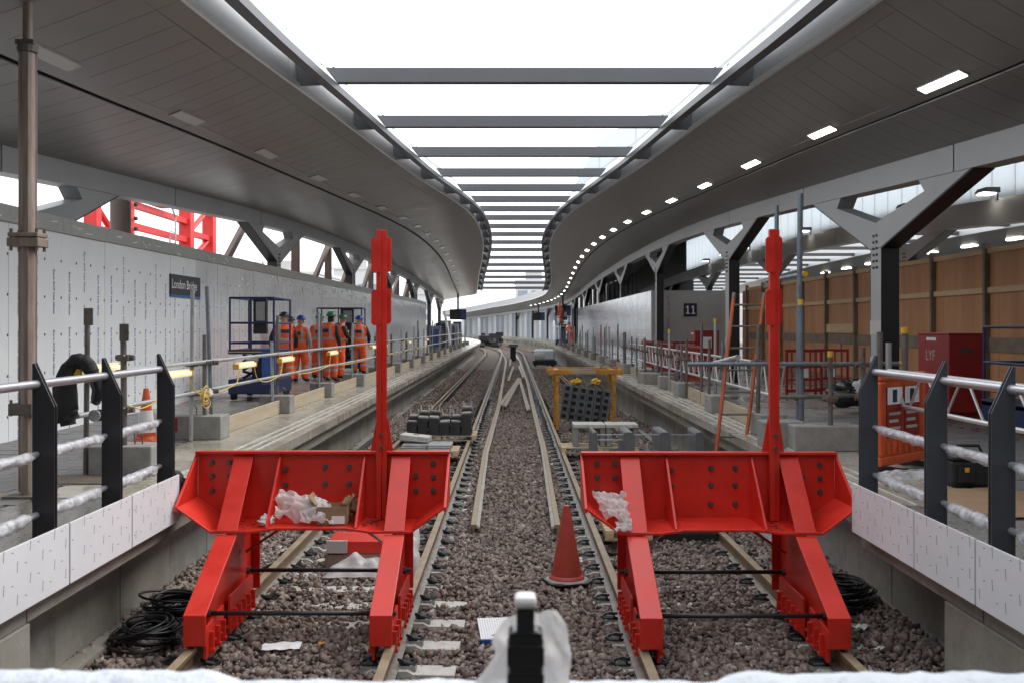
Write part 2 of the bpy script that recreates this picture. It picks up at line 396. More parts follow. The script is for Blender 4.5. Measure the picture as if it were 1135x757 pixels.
# ================================================================== GROUND, BALLAST, TRACKS
ZP = 0.96                        # platform surface
ZB = -0.20                       # ballast level
mb = MB(); mb.box(-900, 900, -300, 1500, -1.2, -0.6)
mb.build('ground', M['ground'], kind='structure')

mb = MB()
Ys = [3 + 1.5*i for i in range(45)] + [71 + 4*i for i in range(34)]
def bal(u, v):
    Y = Ys[min(len(Ys)-1, int(round(u*(len(Ys)-1))))]
    X = -3.5 + 7.0*v
    return (X + cxo(Y), Y, ZB - 0.04 + 0.025*mnoise.noise((X*0.9, Y*0.7, 0)))
mb.grid(bal, len(Ys)-1, 14)
mbal = mat_island('ballast_far', [(0.10, 0.075, 0.068), (0.15, 0.112, 0.10)], 0.85)
def ballast_sheet():
    m = bpy.data.materials.new('ballast_bed'); n, L, b, o = nodes(m); b.inputs['Roughness'].default_value = 0.85
    g = n.new('ShaderNodeNewGeometry'); v = n.new('ShaderNodeTexVoronoi'); v.inputs['Scale'].default_value = 15
    L.new(g.outputs['Position'], v.inputs['Vector'])
    r = n.new('ShaderNodeValToRGB'); e = r.color_ramp.elements; e[0].color = (0.06, 0.044, 0.039, 1); e[1].color = (0.185, 0.142, 0.125, 1)
    sp = n.new('ShaderNodeSeparateColor'); L.new(v.outputs['Color'], sp.inputs[0]); L.new(sp.outputs[0], r.inputs[0]); L.new(r.outputs[0], b.inputs['Base Color'])
    bp = n.new('ShaderNodeBump'); bp.inputs['Strength'].default_value = 1; bp.inputs['Distance'].default_value = 0.05; bp.invert = True
    L.new(v.outputs['Distance'], bp.inputs['Height']); L.new(bp.outputs[0], b.inputs['Normal'])
    return m
mb.build('ballast_bed', ballast_sheet(), kind='structure')

def stones(name, y0, y1, dens, smin, smax, sub, seed):
    g = np.random.default_rng(seed)
    area = 6.7 * (y1 - y0); n = int(area * dens)
    X = g.uniform(-3.35, 3.35, n); Y = g.uniform(y0, y1, n)
    keep = np.ones(n, bool)
    for rx in (-2.43, -0.93, 0.985, 2.485): keep &= np.abs(X - rx) > 0.085
    ph = np.abs(((Y - 6.37 + 0.3) % 0.6) - 0.3)
    keep &= ~((X > -0.80) & (X < -0.42) & (ph < 0.10) & (Y < 9.8))
    keep &= ~(((np.abs(X + 0.80) < 0.10) | (np.abs(X - 0.855) < 0.10)) & (ph < 0.08))
    keep &= ~((X > -2.3) & (X < -1.05) & (ph < 0.06) & (g.random(n) < 0.45) & (Y < 30))
    X, Y = X[keep], Y[keep]; n = len(X)
    p = (1 + 5 ** 0.5) / 2
    if sub == 12:
        V = np.array([(-1,-1,-1),(1,-1,-1),(1,1,-1),(-1,1,-1),(-1,-1,1),(1,-1,1),(1,1,1),(-1,1,1)], float) * 0.72
        T = np.array([(0,2,1),(0,3,2),(4,5,6),(4,6,7),(0,1,5),(0,5,4),(1,2,6),(1,6,5),(2,3,7),(2,7,6),(3,0,4),(3,4,7)])
    elif sub == 20:
        V = np.array([(-1,p,0),(1,p,0),(-1,-p,0),(1,-p,0),(0,-1,p),(0,1,p),(0,-1,-p),(0,1,-p),(p,0,-1),(p,0,1),(-p,0,-1),(-p,0,1)], float) / 1.9
        T = np.array([(0,11,5),(0,5,1),(0,1,7),(0,7,10),(0,10,11),(1,5,9),(5,11,4),(11,10,2),(10,7,6),(7,1,8),(3,9,4),(3,4,2),(3,2,6),(3,6,8),(3,8,9),(4,9,5),(2,4,11),(6,2,10),(8,6,7),(9,8,1)])
    else:
        V = np.array([(1,0,0),(-1,0,0),(0,1,0),(0,-1,0),(0,0,1),(0,0,-1)], float)
        T = np.array([(0,2,4),(2,1,4),(1,3,4),(3,0,4),(2,0,5),(1,2,5),(3,1,5),(0,3,5)])
    k = len(V)
    s = g.uniform(smin, smax, n) * np.where(g.random(n) < 0.12, 1.35, 1.0)
    sc = np.stack([g.uniform(0.8, 1.35, n), g.uniform(0.65, 1.05, n), g.uniform(0.5, 0.85, n)], 1) * s[:, None]
    vv = V[None] * sc[:, None, :] * g.uniform(0.62, 1.32, (n, k, 1)) + g.normal(0, 0.16, (n, k, 3)) * s[:, None, None]
    A = g.normal(size=(n, 4)); A[:, 1:3] *= 0.45; A /= np.linalg.norm(A, axis=1, keepdims=True)
    q0, q1, q2, q3 = A[:, 0], A[:, 1], A[:, 2], A[:, 3]
    R = np.stack([1-2*(q2*q2+q3*q3), 2*(q1*q2-q0*q3), 2*(q1*q3+q0*q2), 2*(q1*q2+q0*q3), 1-2*(q1*q1+q3*q3), 2*(q2*q3-q0*q1), 2*(q1*q3-q0*q2), 2*(q2*q3+q0*q1), 1-2*(q1*q1+q2*q2)], 1).reshape(n, 3, 3)
    vv = np.einsum('nij,nkj->nki', R, vv)
    Z = ZB + 0.02 + 0.022*np.sin(X*2.1 + Y*0.8) + g.uniform(-0.035, 0.022, n) + 0.10*np.clip((np.abs(X) - 2.75)/0.6, 0, 1)
    low = ((np.abs(X + 0.80) < 0.12) | (np.abs(X - 0.855) < 0.12) | ((X > -0.75) & (X < -0.36) & (Y < 9.6)))
    Z = np.where(low, Z - 0.02, Z)
    Z = np.where((X > -2.3) & (X < -1.05), Z - 0.012, Z)
    vv += np.stack([X, Y, Z], 1)[:, None, :]
    co = vv.reshape(-1, 3).astype(np.float32)
    tri = (T[None] + (np.arange(n) * k)[:, None, None]).reshape(-1, 3).astype(np.int32)
    me = bpy.data.meshes.new(name); nf = len(tri)
    me.vertices.add(len(co)); me.vertices.foreach_set('co', co.ravel())
    me.loops.add(nf*3); me.loops.foreach_set('vertex_index', tri.ravel())
    me.polygons.add(nf); me.polygons.foreach_set('loop_start', np.arange(0, nf*3, 3, dtype=np.int32))
    try: me.polygons.foreach_set('loop_total', np.full(nf, 3, dtype=np.int32))
    except Exception: pass
    me.update(calc_edges=True); me.materials.append(M['stone'])
    o = bpy.data.objects.new(name, me); COL.objects.link(o); o['kind'] = 'stuff'
    return o
stones('ballast_stones', 5.0, 13.5, 950, 0.015, 0.037, 12, 1)
stones('ballast_stones', 13.5, 28.0, 480, 0.021, 0.042, 12, 2)
stones('ballast_stones', 28.0, 60.0, 190, 0.032, 0.052, 8, 3)

def rail_pts(X, y0, y1, z=0.0, Xe=None):
    n = max(2, int((y1 - y0) / 3) + 1); out = []
    for i in range(n):
        Y = y0 + (y1 - y0) * i / (n - 1)
        x = X if Xe is None else X + (Xe - X) * i / (n - 1)
        out.append((x + cxo(Y), Y, z))
    return out
def sweep(mb, prof, pts):
    rings = []
    for i, p in enumerate(pts):
        a = Vector(pts[max(0, i-1)]); b = Vector(pts[min(len(pts)-1, i+1)]); t = (b - a).normalized()
        r = t.cross(Vector((0, 0, 1))).normalized()
        rings.append([Vector(p) + r*q[0] + Vector((0, 0, q[1])) for q in prof])
    mb.rings(rings, True)
WEB = [(-0.036,-0.003),(-0.036,-0.035),(-0.01,-0.048),(-0.01,-0.135),(0.01,-0.135),(0.01,-0.048),(0.036,-0.035),(0.036,-0.003)]
HEAD = [(-0.036,-0.003),(-0.030,0.0),(0.030,0.0),(0.036,-0.003)]
FOOT = [(-0.07,-0.158),(-0.07,-0.148),(-0.012,-0.134),(0.012,-0.134),(0.07,-0.148),(0.07,-0.158)]

def clip_mesh():
    mb = MB(); mb.box(-0.075, 0.075, -0.055, 0.055, -0.02, 0.012)
    mb.cur = 1
    pts = [(-0.06, 0.03, 0.02), (-0.02, 0.05, 0.035), (0.05, 0.045, 0.03), (0.075, 0.0, 0.028), (0.05, -0.045, 0.035), (-0.01, -0.05, 0.05), (-0.06, -0.01, 0.055)]
    mb.path(pts, 0.013, 6)
    mb.box(-0.045, 0.03, -0.028, 0.028, 0.012, 0.042)
    return mb.mesh('rail_clip', [M['plate'], M['clip']])
CLIP = clip_mesh()
slm = MB()
slm.prism([(-1.26,-0.02),(1.26,-0.02),(1.26,0.145),(0.95,0.150),(0.90,0.175),(0.62,0.175),(0.55,0.135),(-0.55,0.135),(-0.62,0.175),(-0.90,0.175),(-0.95,0.150),(-1.26,0.145)], 'y', -0.11, 0.11)
SLM = slm.mesh('sleeper', M['sleeper'])

def track(xl, xr, label, y_near, group=None):
    xc = (xl + xr)/2
    t = thing('railway_track', (xc, 5.0, 0), label, 'railway track')
    for X in (xl, xr):
        pts = rail_pts(X, 5.0, 190)
        mb = MB(); sweep(mb, WEB, pts); r = mb.build('rail', M['rail'], t)
        mb = MB(); sweep(mb, HEAD, pts); mb.build('rail_head', M['railtop'], r)
        mb = MB(); sweep(mb, FOOT, pts); mb.build('rail_foot', M['foot'], r)
    k = 0; Y = 6.37 - 0.6*2
    far = MB()
    while Y < 100:
        if Y < 34:
            s = bpy.data.objects.new('sleeper', SLM); COL.objects.link(s); s.parent = t
            s.location = (rnd.uniform(-0.015, 0.015), Y - 5.0, -0.335); s.rotation_euler = (0, 0, rnd.uniform(-0.004, 0.004))
            for X, sg in ((xl, -1), (xl, 1), (xr, -1), (xr, 1)):
                c = bpy.data.objects.new('rail_clip', CLIP); COL.objects.link(c); c.parent = s
                c.location = (X - xc + sg*0.135, 0, 0.178); c.rotation_euler = (0, 0, PI if sg < 0 else 0)
        else:
            x = cxo(Y)
            for X, sg in ((xl, -1), (xl, 1), (xr, -1), (xr, 1)):
                far.cbox((X + x + sg*0.14, Y, -0.135), (0.15, 0.1, 0.06))
        Y += 0.6
    far.build('rail_fastenings', M['clip'], t, kind='stuff')
    return t
track(-2.43, -0.93, 'railway track on the left running under the left red buffer stop', 5)
track(0.985, 2.485, 'railway track on the right running under the right red buffer stop', 5)

# loose rails lying in the space between the tracks
def loose(name, pts, label, flip=1):
    P3 = [Vector((p[0] + cxo(p[1]), p[1], -0.03)) for p in pts]
    fine = []
    for a, b in zip(P3[:-1], P3[1:]):
        n = max(1, int((b - a).length / 4))
        for i in range(n): fine.append(a + (b - a) * i / n)
    fine.append(P3[-1])
    t = thing(name, P3[0], label, 'rail', 'loose rails lying between the tracks')
    mb = MB(); sweep(mb, WEB, fine); w = mb.build('rail_web', M['rail'], t)
    mb = MB(); sweep(mb, HEAD, fine); mb.build('rail_head', M['railtop'], t)
    mb = MB(); sweep(mb, [(p[0]*1.0, p[1]) for p in FOOT], fine); mb.build('rail_foot', M['foot'], t)
    # bright planed flank beside the head
    mb = MB(); s = flip
    sweep(mb, [(s*0.037, -0.004), (s*0.075, -0.03), (s*0.075, -0.05), (s*0.037, -0.045)], fine); mb.build('planed_edge', M['bright'], t)
loose('loose_rail', [(-0.485, 12.35), (-0.55, 19.7), (-0.45, 31), (-0.45, 60), (-0.47, 73), (-0.5, 110)], 'long rusty rail lying left of centre between the two tracks')
loose('loose_rail', [(0.56, 12.35), (0.655, 20.2), (0.66, 31), (0.70, 43.6), (0.55, 73), (0.5, 100)], 'long rusty rail lying right of centre between the two tracks', -1)
loose('loose_rail', [(-0.40, 31.5), (0.29, 48)], 'loose rail lying diagonally from the long left rail towards the middle')
loose('loose_rail', [(-0.27, 31.0), (0.36, 47.5)], 'second diagonal rail close beside the first in the middle', 1)
loose('loose_rail', [(0.50, 29.6), (0.36, 47)], 'short loose rail beside the long right rail, nearest one', -1)
loose('loose_rail', [(-0.22, 45.5), (0.04, 62)], 'short slanting loose rail left of the middle, farther away')
loose('loose_rail', [(0.56, 48.5), (0.45, 63)], 'short loose rail right of the middle, farther away', -1)
loose('loose_rail', [(-0.17, 63), (-0.14, 78)], 'farthest short loose rail left of the dark box', 1)

# ================================================================== PLATFORMS
def platform(side):
    s = side; nm = 'platform_left' if s < 0 else 'platform_right'
    R = root(nm)
    xe = 2.88 if s < 0 else 3.02         # coping edge (positive, mirrored)
    xb = 2.95 if s < 0 else 2.86         # beam face
    xw = 3.34 if s < 0 else 3.42                             # recessed wall
    yf = 8.55 if s < 0 else 8.15          # where the near fence ends
    def bx(mb, a, b, y0, y1, z0, z1):
        if s < 0: mb.box(-b, -a, y0, y1, z0, z1)
        else: mb.box(a, b, y0, y1, z0, z1)
    mb = MB(); bx(mb, 4.15, 30, 2.0, 88, 0.5, ZP - 0.012); mb.build('deck', M['deck'], R)
    mb = MB(); bx(mb, xb + 0.03, 4.148, 2.0, yf - 0.01, 0.80, ZP - 0.004); mb.build('deck_edge', M['deck'], R)
    Y = yf; k = 0
    while Y < 84:                          # coping stones, one by one
        L = 1.5
        mb = MB(); bx(mb, xe, 3.42, Y + 0.003, Y + L - 0.003, 0.83, ZP)
        mb.build('coping_stone', M['coping'], R, bevel=0.004 if Y < 30 else 0)
        mb = MB(); bx(mb, 3.423, 4.147, Y + 0.002, Y + L - 0.002, 0.80, ZP - 0.0005)
        mb.build('platform_slab', M['coping'], R)
        for j in range(3 if Y < 32 else 0):
            mb = MB(); bx(mb, xe + 0.16 + 0.13*j, xe + 0.185 + 0.13*j, Y + 0.01, Y + L - 0.01, ZP - 0.004, ZP + 0.009); mb.build('edge_rib', M['sleeper'], R)
        Y += L; k += 1
    Y = 1.5; k = 0
    while Y < 84:                          # edge beams below the coping and wall panels set back under it
        L = 4.5 if Y > 6 else 4.55
        if abs(Y - 1.5) < 0.01: L = 4.53
        y2 = Y + L
        if Y < yf and y2 > yf: y2 = yf
        xbb = xb if Y < yf - 0.01 else xe + 0.10
        mb = MB(); bx(mb, xbb, 3.5, Y + 0.008, y2 - 0.008, 0.63, 0.795 if y2 < yf + 3 else 0.82); mb.build('edge_beam', M['conc'], R, bevel=0.006 if Y < 20 else 0)
        Y = y2
    yw = 6.05 if s < 0 else 6.55
    mb = MB(); bx(mb, xb - 0.012, 3.6, 2.0, yw, -0.6, 0.626); mb.build('pier', M['conc'], R, bevel=0.01)
    Y = yw + 0.003; k = 0
    while Y < 84:
        L = 1.2 if Y < 40 else 2.4
        mb = MB(); bx(mb, xw + 0.004*(k % 2), 3.6, Y + 0.005, Y + L - 0.005, -0.5, 0.626); mb.build('wall_panel', M['conc'] if k % 3 else M['conc2'], R)
        Y += L; k += 1
    mb = MB(); bx(mb, xw - 0.16, xw - 0.004, yw + 0.5, 84, -0.5, -0.07); mb.build('wall_footing', M['conc'], R)
    # the far curve
    ys = [84 + 3*i for i in range(37)]
    mb = MB()
    prof = [(xe, 0.83), (xe, ZP), (30, ZP), (30, 0.5), (xw, -0.5), (xw, 0.63), (xe + .1, 0.63), (xe + .1, 0.83)]
    mb.rings([[Vector((s*q[0] + cxo(y), y, q[1])) for q in prof] for y in ys], True)
    mb.build('curved_platform', M['coping'], R)
    # small paving on the back of the platform
    pv = MB(); pv.box(-0.0985, 0.0985, -0.0485, 0.0485, -0.03, 0.0)
    PM = pv.mesh('paver', M['paver'])
    n = 0; rows = []
    y = 6.9 if s < 0 else 6.4
    while y < 17.5:
        x = 4.3
        while x < 6.35:
            rows.append((x + (0.1 if int(round(y/0.2)) % 2 else 0), y)); x += 0.4
        y += 0.2
    pv2 = MB(); pv2.box(-0.197, 0.197, -0.097, 0.097, -0.03, 0.0); PM = pv2.mesh('paver', M['paver'])
    for (x, y) in rows[:300]:
        o = bpy.data.objects.new('paver', PM); COL.objects.link(o); o.parent = R
        o.location = (s*x, y, ZP + rnd.uniform(0.0, 0.006))
    return R
platform(-1); platform(1)

# ================================================================== CANOPIES
st = [(-10,3.25,3.65,2.95),(0,3.25,3.65,3.0),(6,3.25,3.65,3.05),(9.7,3.25,3.63,3.2),(12.2,3.27,3.62,3.38),(15.5,3.27,3.64,3.68),(19.8,3.02,3.42,3.80),(24.1,2.78,3.27,3.96),(28.4,2.53,3.0,4.13),(32.7,2.13,2.73,4.29),
 (37,1.88,2.50,4.48),(41.3,1.68,2.32,4.63),(45.6,1.62,2.22,4.74),(49.9,1.60,2.14,4.77),(54.2,1.63,2.14,4.78),(58.5,1.73,2.22,4.69),(62.8,1.90,2.40,4.6),(67.1,2.08,2.57,4.4),(71.4,2.34,2.8,4.16),(75.7,2.58,2.98,3.95),
 (80,2.78,3.18,3.71),(84.3,2.98,3.25,3.45),(88.6,3.2,3.2,3.12),(96,3.3,3.2,3.02),(120,3.3,3.2,3.0),(150,3.3,3.2,2.85),(175,3.3,3.2,2.4),(200,3.3,3.2,2.0)]
SY = [q[0] for q in st]
def smooth(ys, vs):
    def f(Y):
        return float(np.mean([np.interp(Y + d, ys, vs) for d in (-2.4,-1.6,-0.8,0,0.8,1.6,2.4)]))
    return f
lipL = smooth(SY, [q[1] for q in st]); lipR = smooth(SY, [q[2] for q in st]); lipZ = smooth(SY, [CH + q[3] for q in st])
girZ = smooth([-10,5,8,12,18,25,32,40,50,64,80,100,114,150,175,200], [CH + v for v in (1.9,2.0,2.1,2.3,2.62,2.98,3.25,3.4,3.47,3.4,3.1,2.65,2.45,2.2,1.8,1.5)])
GL, GR = 6.75, 5.85
YEND = {-1: 101.0, 1: 190.0}
def lipx(s, Y):
    if s < 0:
        x = lipL(Y)
        if Y > 92: x += (GL - 0.4 - x) * min(1, ((Y - 92) / 9.0)) ** 2
        return x
    return lipR(Y)
def gx(s): return GL if s < 0 else GR
def sof(s, Y, t, dz=0.0):
    """point on the soffit: t = 0 at the eave lip, 1 at the girder"""
    a = lipx(s, Y); g = gx(s) - 0.165
    z = lipZ(Y) + (girZ(Y) - lipZ(Y)) * t - 0.10 * math.sin(PI * t)
    return Vector((s * (a + (g - a) * t) + cxo(Y), Y, z + dz))
def strip(mb, s, y0, y1, t0, t1, nt, ny=1, th=0.02):
    rings = []
    for i in range(nt + 1):
        t = t0 + (t1 - t0) * i / nt
        rings.append([sof(s, y0, t), sof(s, y1, t), sof(s, y1, t, th), sof(s, y0, t, th)])
    mb.rings(rings, True)
TG = {-1: 0.50, 1: 0.59}
def canopy(s):
    side = 'left' if s < 0 else 'right'
    R = thing('canopy', (s*5.0, 0, 0), f'grey curved station canopy over the {side} platform with long sweeping soffit', 'canopy')
    tg = TG[s]
    Y = 5.0; k = 0
    while Y < 46:
        for (a, b, n) in ((0.0795, tg - 0.0695, 4), (tg + 0.012, 1.0, 4)):
            mb = MB(); strip(mb, s, Y + 0.005, Y + 0.595, a, b, n, th=0.02 + 0.001*(k % 2)); mb.build('soffit_panel', M['soffit'], R)
        if k % 4 == 0:
            mb = MB(); strip(mb, s, Y + 0.004, Y + 2.396, tg - 0.068, tg - 0.008, 1, th=0.025); mb.build('service_strip', M['soffit'], R)
            mb = MB(); strip(mb, s, Y + 0.004, Y + 2.396, 0.0, 0.078, 1, th=0.025); mb.build('lip_panel', M['soffit'], R)
        Y += 0.6; k += 1
    mb = MB()
    while Y < YEND[s] - 0.3:
        for (a, b, n) in ((0.0, tg - 0.008, 6), (tg + 0.012, 1.0, 5)):
            strip(mb, s, Y + 0.006, min(YEND[s], Y + 1.2) - 0.006, a, b, n)
        Y += 1.2
    mb.build('far_soffit', M['soffit'], R, kind='stuff')
    ys = [-8 + 1.5*i for i in range(int((YEND[s] + 8) / 1.5) + 1)]
    ny = len(ys) - 1
    # dark void sheet just above the panels, near part of soffit behind the camera
    mb = MB(); mb.grid(lambda u, v: sof(s, ys[round(u*ny)], v, 0.035), ny, 8); mb.build('soffit_backing', M['soffd'], R)
    # bright trim along the lip, fascia above it, roof sheet
    mb = MB(); mb.rings([[sof(s, y, 0) + Vector(((-s)*q[0], 0, q[1])) for q in ((0.0,-0.03),(0.05,-0.03),(0.05,0.05),(0.0,0.05))] for y in ys]); mb.build('eave_trim', M['trim'], R)
    i0 = 0; k = 0
    while i0 < ny:
        i1 = min(ny, i0 + 3)
        mb = MB()
        mb.rings([[sof(s, y, 0) + Vector((s*q[0], (0.01 if j == 0 else -0.01 if j == i1 - i0 else 0), q[1])) for q in ((0.0,0.035),(0.05,0.80),(0.10,0.80),(0.06,0.035))] for j, y in enumerate(ys[i0:i1+1])]); mb.build('fascia_panel', M['fascia'], R)
        i0 = i1; k += 1
    mb = MB(); mb.grid(lambda u, v: (s*((lipx(s, ys[round(u*ny)]) + 0.06)*(1-v) + (gx(s) + 0.45)*v) + cxo(ys[round(u*ny)]), ys[round(u*ny)], (lipZ(ys[round(u*ny)]) + 0.79)*(1-v) + (girZ(ys[round(u*ny)]) + 0.55)*v), ny, 3); mb.build('roof_sheet', M['steeld'], R)
    mb = MB(); mb.grid(lambda u, v: (s*(gx(s) + 0.45) + cxo(ys[round(u*ny)]), ys[round(u*ny)], girZ(ys[round(u*ny)]) - 0.02 + 0.58*v), ny, 1); mb.build('outer_fascia', M['steel'], R)
    # girder in bolted lengths
    Y = -7.0; k = 0
    g0 = gx(s)
    while Y < YEND[s]:
        y2 = min(YEND[s], Y + 6.6)
        mb = MB(); yy = [Y + 0.02 + (y2 - Y - 0.04) * i / 4 for i in range(5)]
        mb.rings([[Vector((s*g0 + q[0] + cxo(y), y, girZ(y) + q[1])) for q in ((-0.16,0.02),(0.16,0.02),(0.16,-0.35),(-0.16,-0.35))] for y in yy]); mb.build('girder_length', M['steel'], R)
        Y = y2; k += 1
    if s < 0:
        mb = MB(); mb.grid(lambda u, v: sof(s, YEND[s], v) + Vector((0, 0, 0.6*u)), 1, 8); mb.build('end_cap', M['fascia'], R)
    return R
canopy(-1); canopy(1)

# skylight frame between the canopies
BY = [15.5 + 4.3*i for i in range(-4, 18) if i != -1]
R = thing('skylight_frame', (0, 15.5, CH + 3.9), 'dark steel ladder frame of cross beams over the open gap between the canopies', 'roof frame')
ys = [-4 + 1.0*i for i in range(94)]
for s in (-1, 1):
    mb = MB()
    mb.rings([[Vector((s*(lipx(s, y) - 0.45) + s*q[0] + cxo(y), y, lipZ(y) + q[1])) for q in ((-0.075,0.02),(0.075,0.02),(0.075,0.13),(-0.075,0.13))] for y in ys])
    er = mb.build('edge_rail', M['steeld'], R)
    mb = MB()
    mb.rings([[Vector((s*(lipx(s, y) - 0.45) + s*q[0] + cxo(y), y, lipZ(y) + q[1])) for q in ((-0.07,0.133),(0.07,0.133),(0.30,0.45),(0.18,0.45))] for y in ys])
    mb.build('upstand', M['pale'], er)
    for y in BY:
        for dy in (-0.55,):
            a = Vector((s*lipx(s, y + dy), y + dy, lipZ(y + dy))); b = s*(lipx(s, y + dy) - 0.378)
            mb = MB(); mb.prism([(a.x, a.z + 0.02), (b, a.z + 0.03), (b, a.z + 0.34), (a.x + s*0.04, a.z + 0.62)], 'y', y + dy - 0.03, y + dy + 0.03)
            mb.build('gusset', M['steeld'], R)
for i, y in enumerate(BY):
    x0, x1 = -(lipx(-1, y) - 0.26), lipx(1, y) - 0.26
    z = lipZ(y) + 0.15
    mb = MB(); mb.box(x0, x1, y - 0.075, y + 0.075, z, z + 0.235); mb.build('cross_beam', M['steeld'], R, bevel=0.012)
    for (a, b) in ((x0 + 0.17, x0 + 0.20), (x1 - 0.20, x1 - 0.17)):
        mb = MB(); mb.box(a, b, y - 0.082, y + 0.082, z - 0.012, z + 0.247); mb.build('end_plate', M['steeld'], R)

# the station concourse the photograph is taken from: floor, roof and back wall behind the camera
t = thing('concourse_building', (0, -12, ZP), 'station concourse behind the viewpoint with a grey roof over the platform ends', 'building')
mb = MB(); mb.box(-32, 32, -42, -3.0, 6.35, 6.8); mb.build('roof', M['steeld'], t)
mb = MB(); mb.box(-32, 32, -42.4, -42, ZP, 6.34); mb.build('back_wall', M['steel'], t)
for s_ in (-1, 1):
    mb = MB(); mb.box(s_*32 - .2, s_*32 + .2, -42, -4, ZP, 6.34); mb.build('side_wall', M['steel'], t)
mb = MB(); mb.box(-32, 32, -42, 1.995, 0.0, ZP - 0.015); mb.build('concourse_floor', M['deck'], None, kind='structure')

# columns: stem and Y-shaped head
def column(s, Yc, X, label, bands=(), stemz=None):
    zs = girZ(Yc) - 1.27
    xx = s*X + cxo(Yc)
    t = thing('canopy_column', (xx, Yc, ZP), label, 'column', 'columns carrying the canopies')
    mb = MB(); mb.box(xx - 0.14, xx + 0.14, Yc - 0.22, Yc + 0.22, ZP - 0.02, zs); mb.build('stem', M['steel'], t, bevel=0.01)
    for sg in (-1, 1):
        ya, yb = sorted((Yc + sg*0.2205, Yc + sg*0.232)); mb = MB(); mb.box(xx - 0.139, xx + 0.139, ya, yb, ZP, zs + 0.03); mb.build('stem_shade', M['char'], t)  # dark plates paint shade onto the end faces of the stem
    for sg in (-1, 1):
        zb = lambda d: girZ(Yc + sg*d) - 0.352
        poly = [(Yc + sg*0.004, zs + 0.003), (Yc + sg*0.22, zs + 0.003), (Yc + sg*3.25, zb(3.25)), (Yc + sg*1.65, zb(1.65)), (Yc + sg*1.85, zb(1.85) - 0.17), (Yc + sg*0.004, zs + 0.40)]
        mb = MB(); mb.prism(poly, 'x', xx - 0.145, xx + 0.145); mb.build('arm', M['steel'], t)
        mb = MB(); mb.prism([(Yc + sg*0.222, zs - 0.004), (Yc + sg*3.27, zb(3.25) - 0.004), (Yc + sg*3.29, zb(3.25) - 0.012), (Yc + sg*0.236, zs - 0.016)], 'x', xx - 0.139, xx + 0.139); mb.build('arm_shade', M['char'], t)  # dark strip paints the shade under the arm
    mb = MB()
    for i in range(6):
        for dy in (-0.14, 0.14):
            mb.tube((xx - s*0.14, Yc + dy*0.5, zs - 0.3 + 0.1*i), (xx - s*0.165, Yc + dy*0.5, zs - 0.3 + 0.1*i), 0.022, 6)
    mb.build('bolt_group', M['bolt'], t)
    for (z0, z1, m) in bands:
        mb = MB(); mb.box(xx - 0.148, xx + 0.148, Yc - 0.228, Yc + 0.228, z0, z1); mb.build('band', m, t)
    return t
rc = [15.6, 26.4, 39.5, 52.5, 65.7, 78.5, 92, 105, 118, 131, 144]
for i, y in enumerate(rc):
    lab = ['nearest grey Y-headed column on the right platform in front of the plywood', 'grey Y-headed column standing behind the orange ladder', 'grey Y-headed column in front of the number 11 board',
           'grey Y-headed column rising behind the start of the shiny right hoarding', 'grey Y-headed column above the middle of the shiny right hoarding', 'grey Y-headed column at the far end of the shiny right hoarding'][i] if i < 6 else 'distant grey Y-headed column where the right platform curves away'
    bands = [[(2.30, 2.52, M['hoardm']), (1.72, 1.95, M['hoardm'])], [(1.9, 2.1, M['hoardm']), (1.25, 1.55, M['navy'])], [(1.95, 2.15, M['hoardm']), (1.45, 1.75, M['navy'])]][i] if i < 3 else ()
    c = column(1, y, GR, lab, bands)
for i, y in enumerate([13.4, 28.1, 41.2, 54.3, 67.4, 80.5, 93]):
    lab = ['nearest grey Y-headed column behind the left hoarding, cut by the frame', 'grey Y-headed column above the hoarding near the blue scissor lift', 'grey Y-headed column above the hoarding behind the left red post',
           'grey Y-headed column just right of the left red post', 'grey Y-headed column near the end of the left hoarding', 'grey Y-headed column beyond the left hoarding', 'farthest grey Y-headed column on the left platform'][i]
    column(-1, y, GL, lab)

# lights in the soffits
def soffit_light(s, Y, lit, label, group):
    t = TG[s] - 0.085
    a = lambda dy, dt: sof(s, Y + dy, t + dt, -0.012)
    o = thing('ceiling_light', sof(s, Y, t), label, 'ceiling light', group)
    mb = MB(); w = 0.027
    rings = [[a(-0.55, -w), a(0.55, -w), a(0.55, w), a(-0.55, w)], [p + Vector((0, 0, 0.03)) for p in (a(-0.55, -w), a(0.55, -w), a(0.55, w), a(-0.55, w))]]
    mb.rings(rings); mb.build('frame', M['soffit'], o)
    mb = MB(); w = 0.023; q = [a(-0.52, -w), a(0.52, -w), a(0.52, w), a(-0.52, w)]
    mb.rings([[p + Vector((0, 0, -0.006)) for p in q], [p + Vector((0, 0, 0.01)) for p in q]]); mb.build('diffuser', M['lamp'] if lit else M['lampoff'], o)
for k in range(28):
    Y = 10.8 + 4.15*k
    soffit_light(1, Y, True, ['large lit panel light in the right soffit, nearest the camera', 'second lit panel light from the camera in the right soffit'][k] if k < 2 else nth(k, 'lit panel light from the camera in the right soffit row'), 'lit lights along the right soffit')
for k in range(18):
    Y = 10.0 + 4.2*k
    soffit_light(-1, Y, False, ['unlit panel light in the left soffit beside the scaffold prop', 'second unlit panel light from the camera in the left soffit'][k] if k < 2 else nth(k, 'unlit panel light from the camera in the left soffit row'), 'unlit lights along the left soffit')

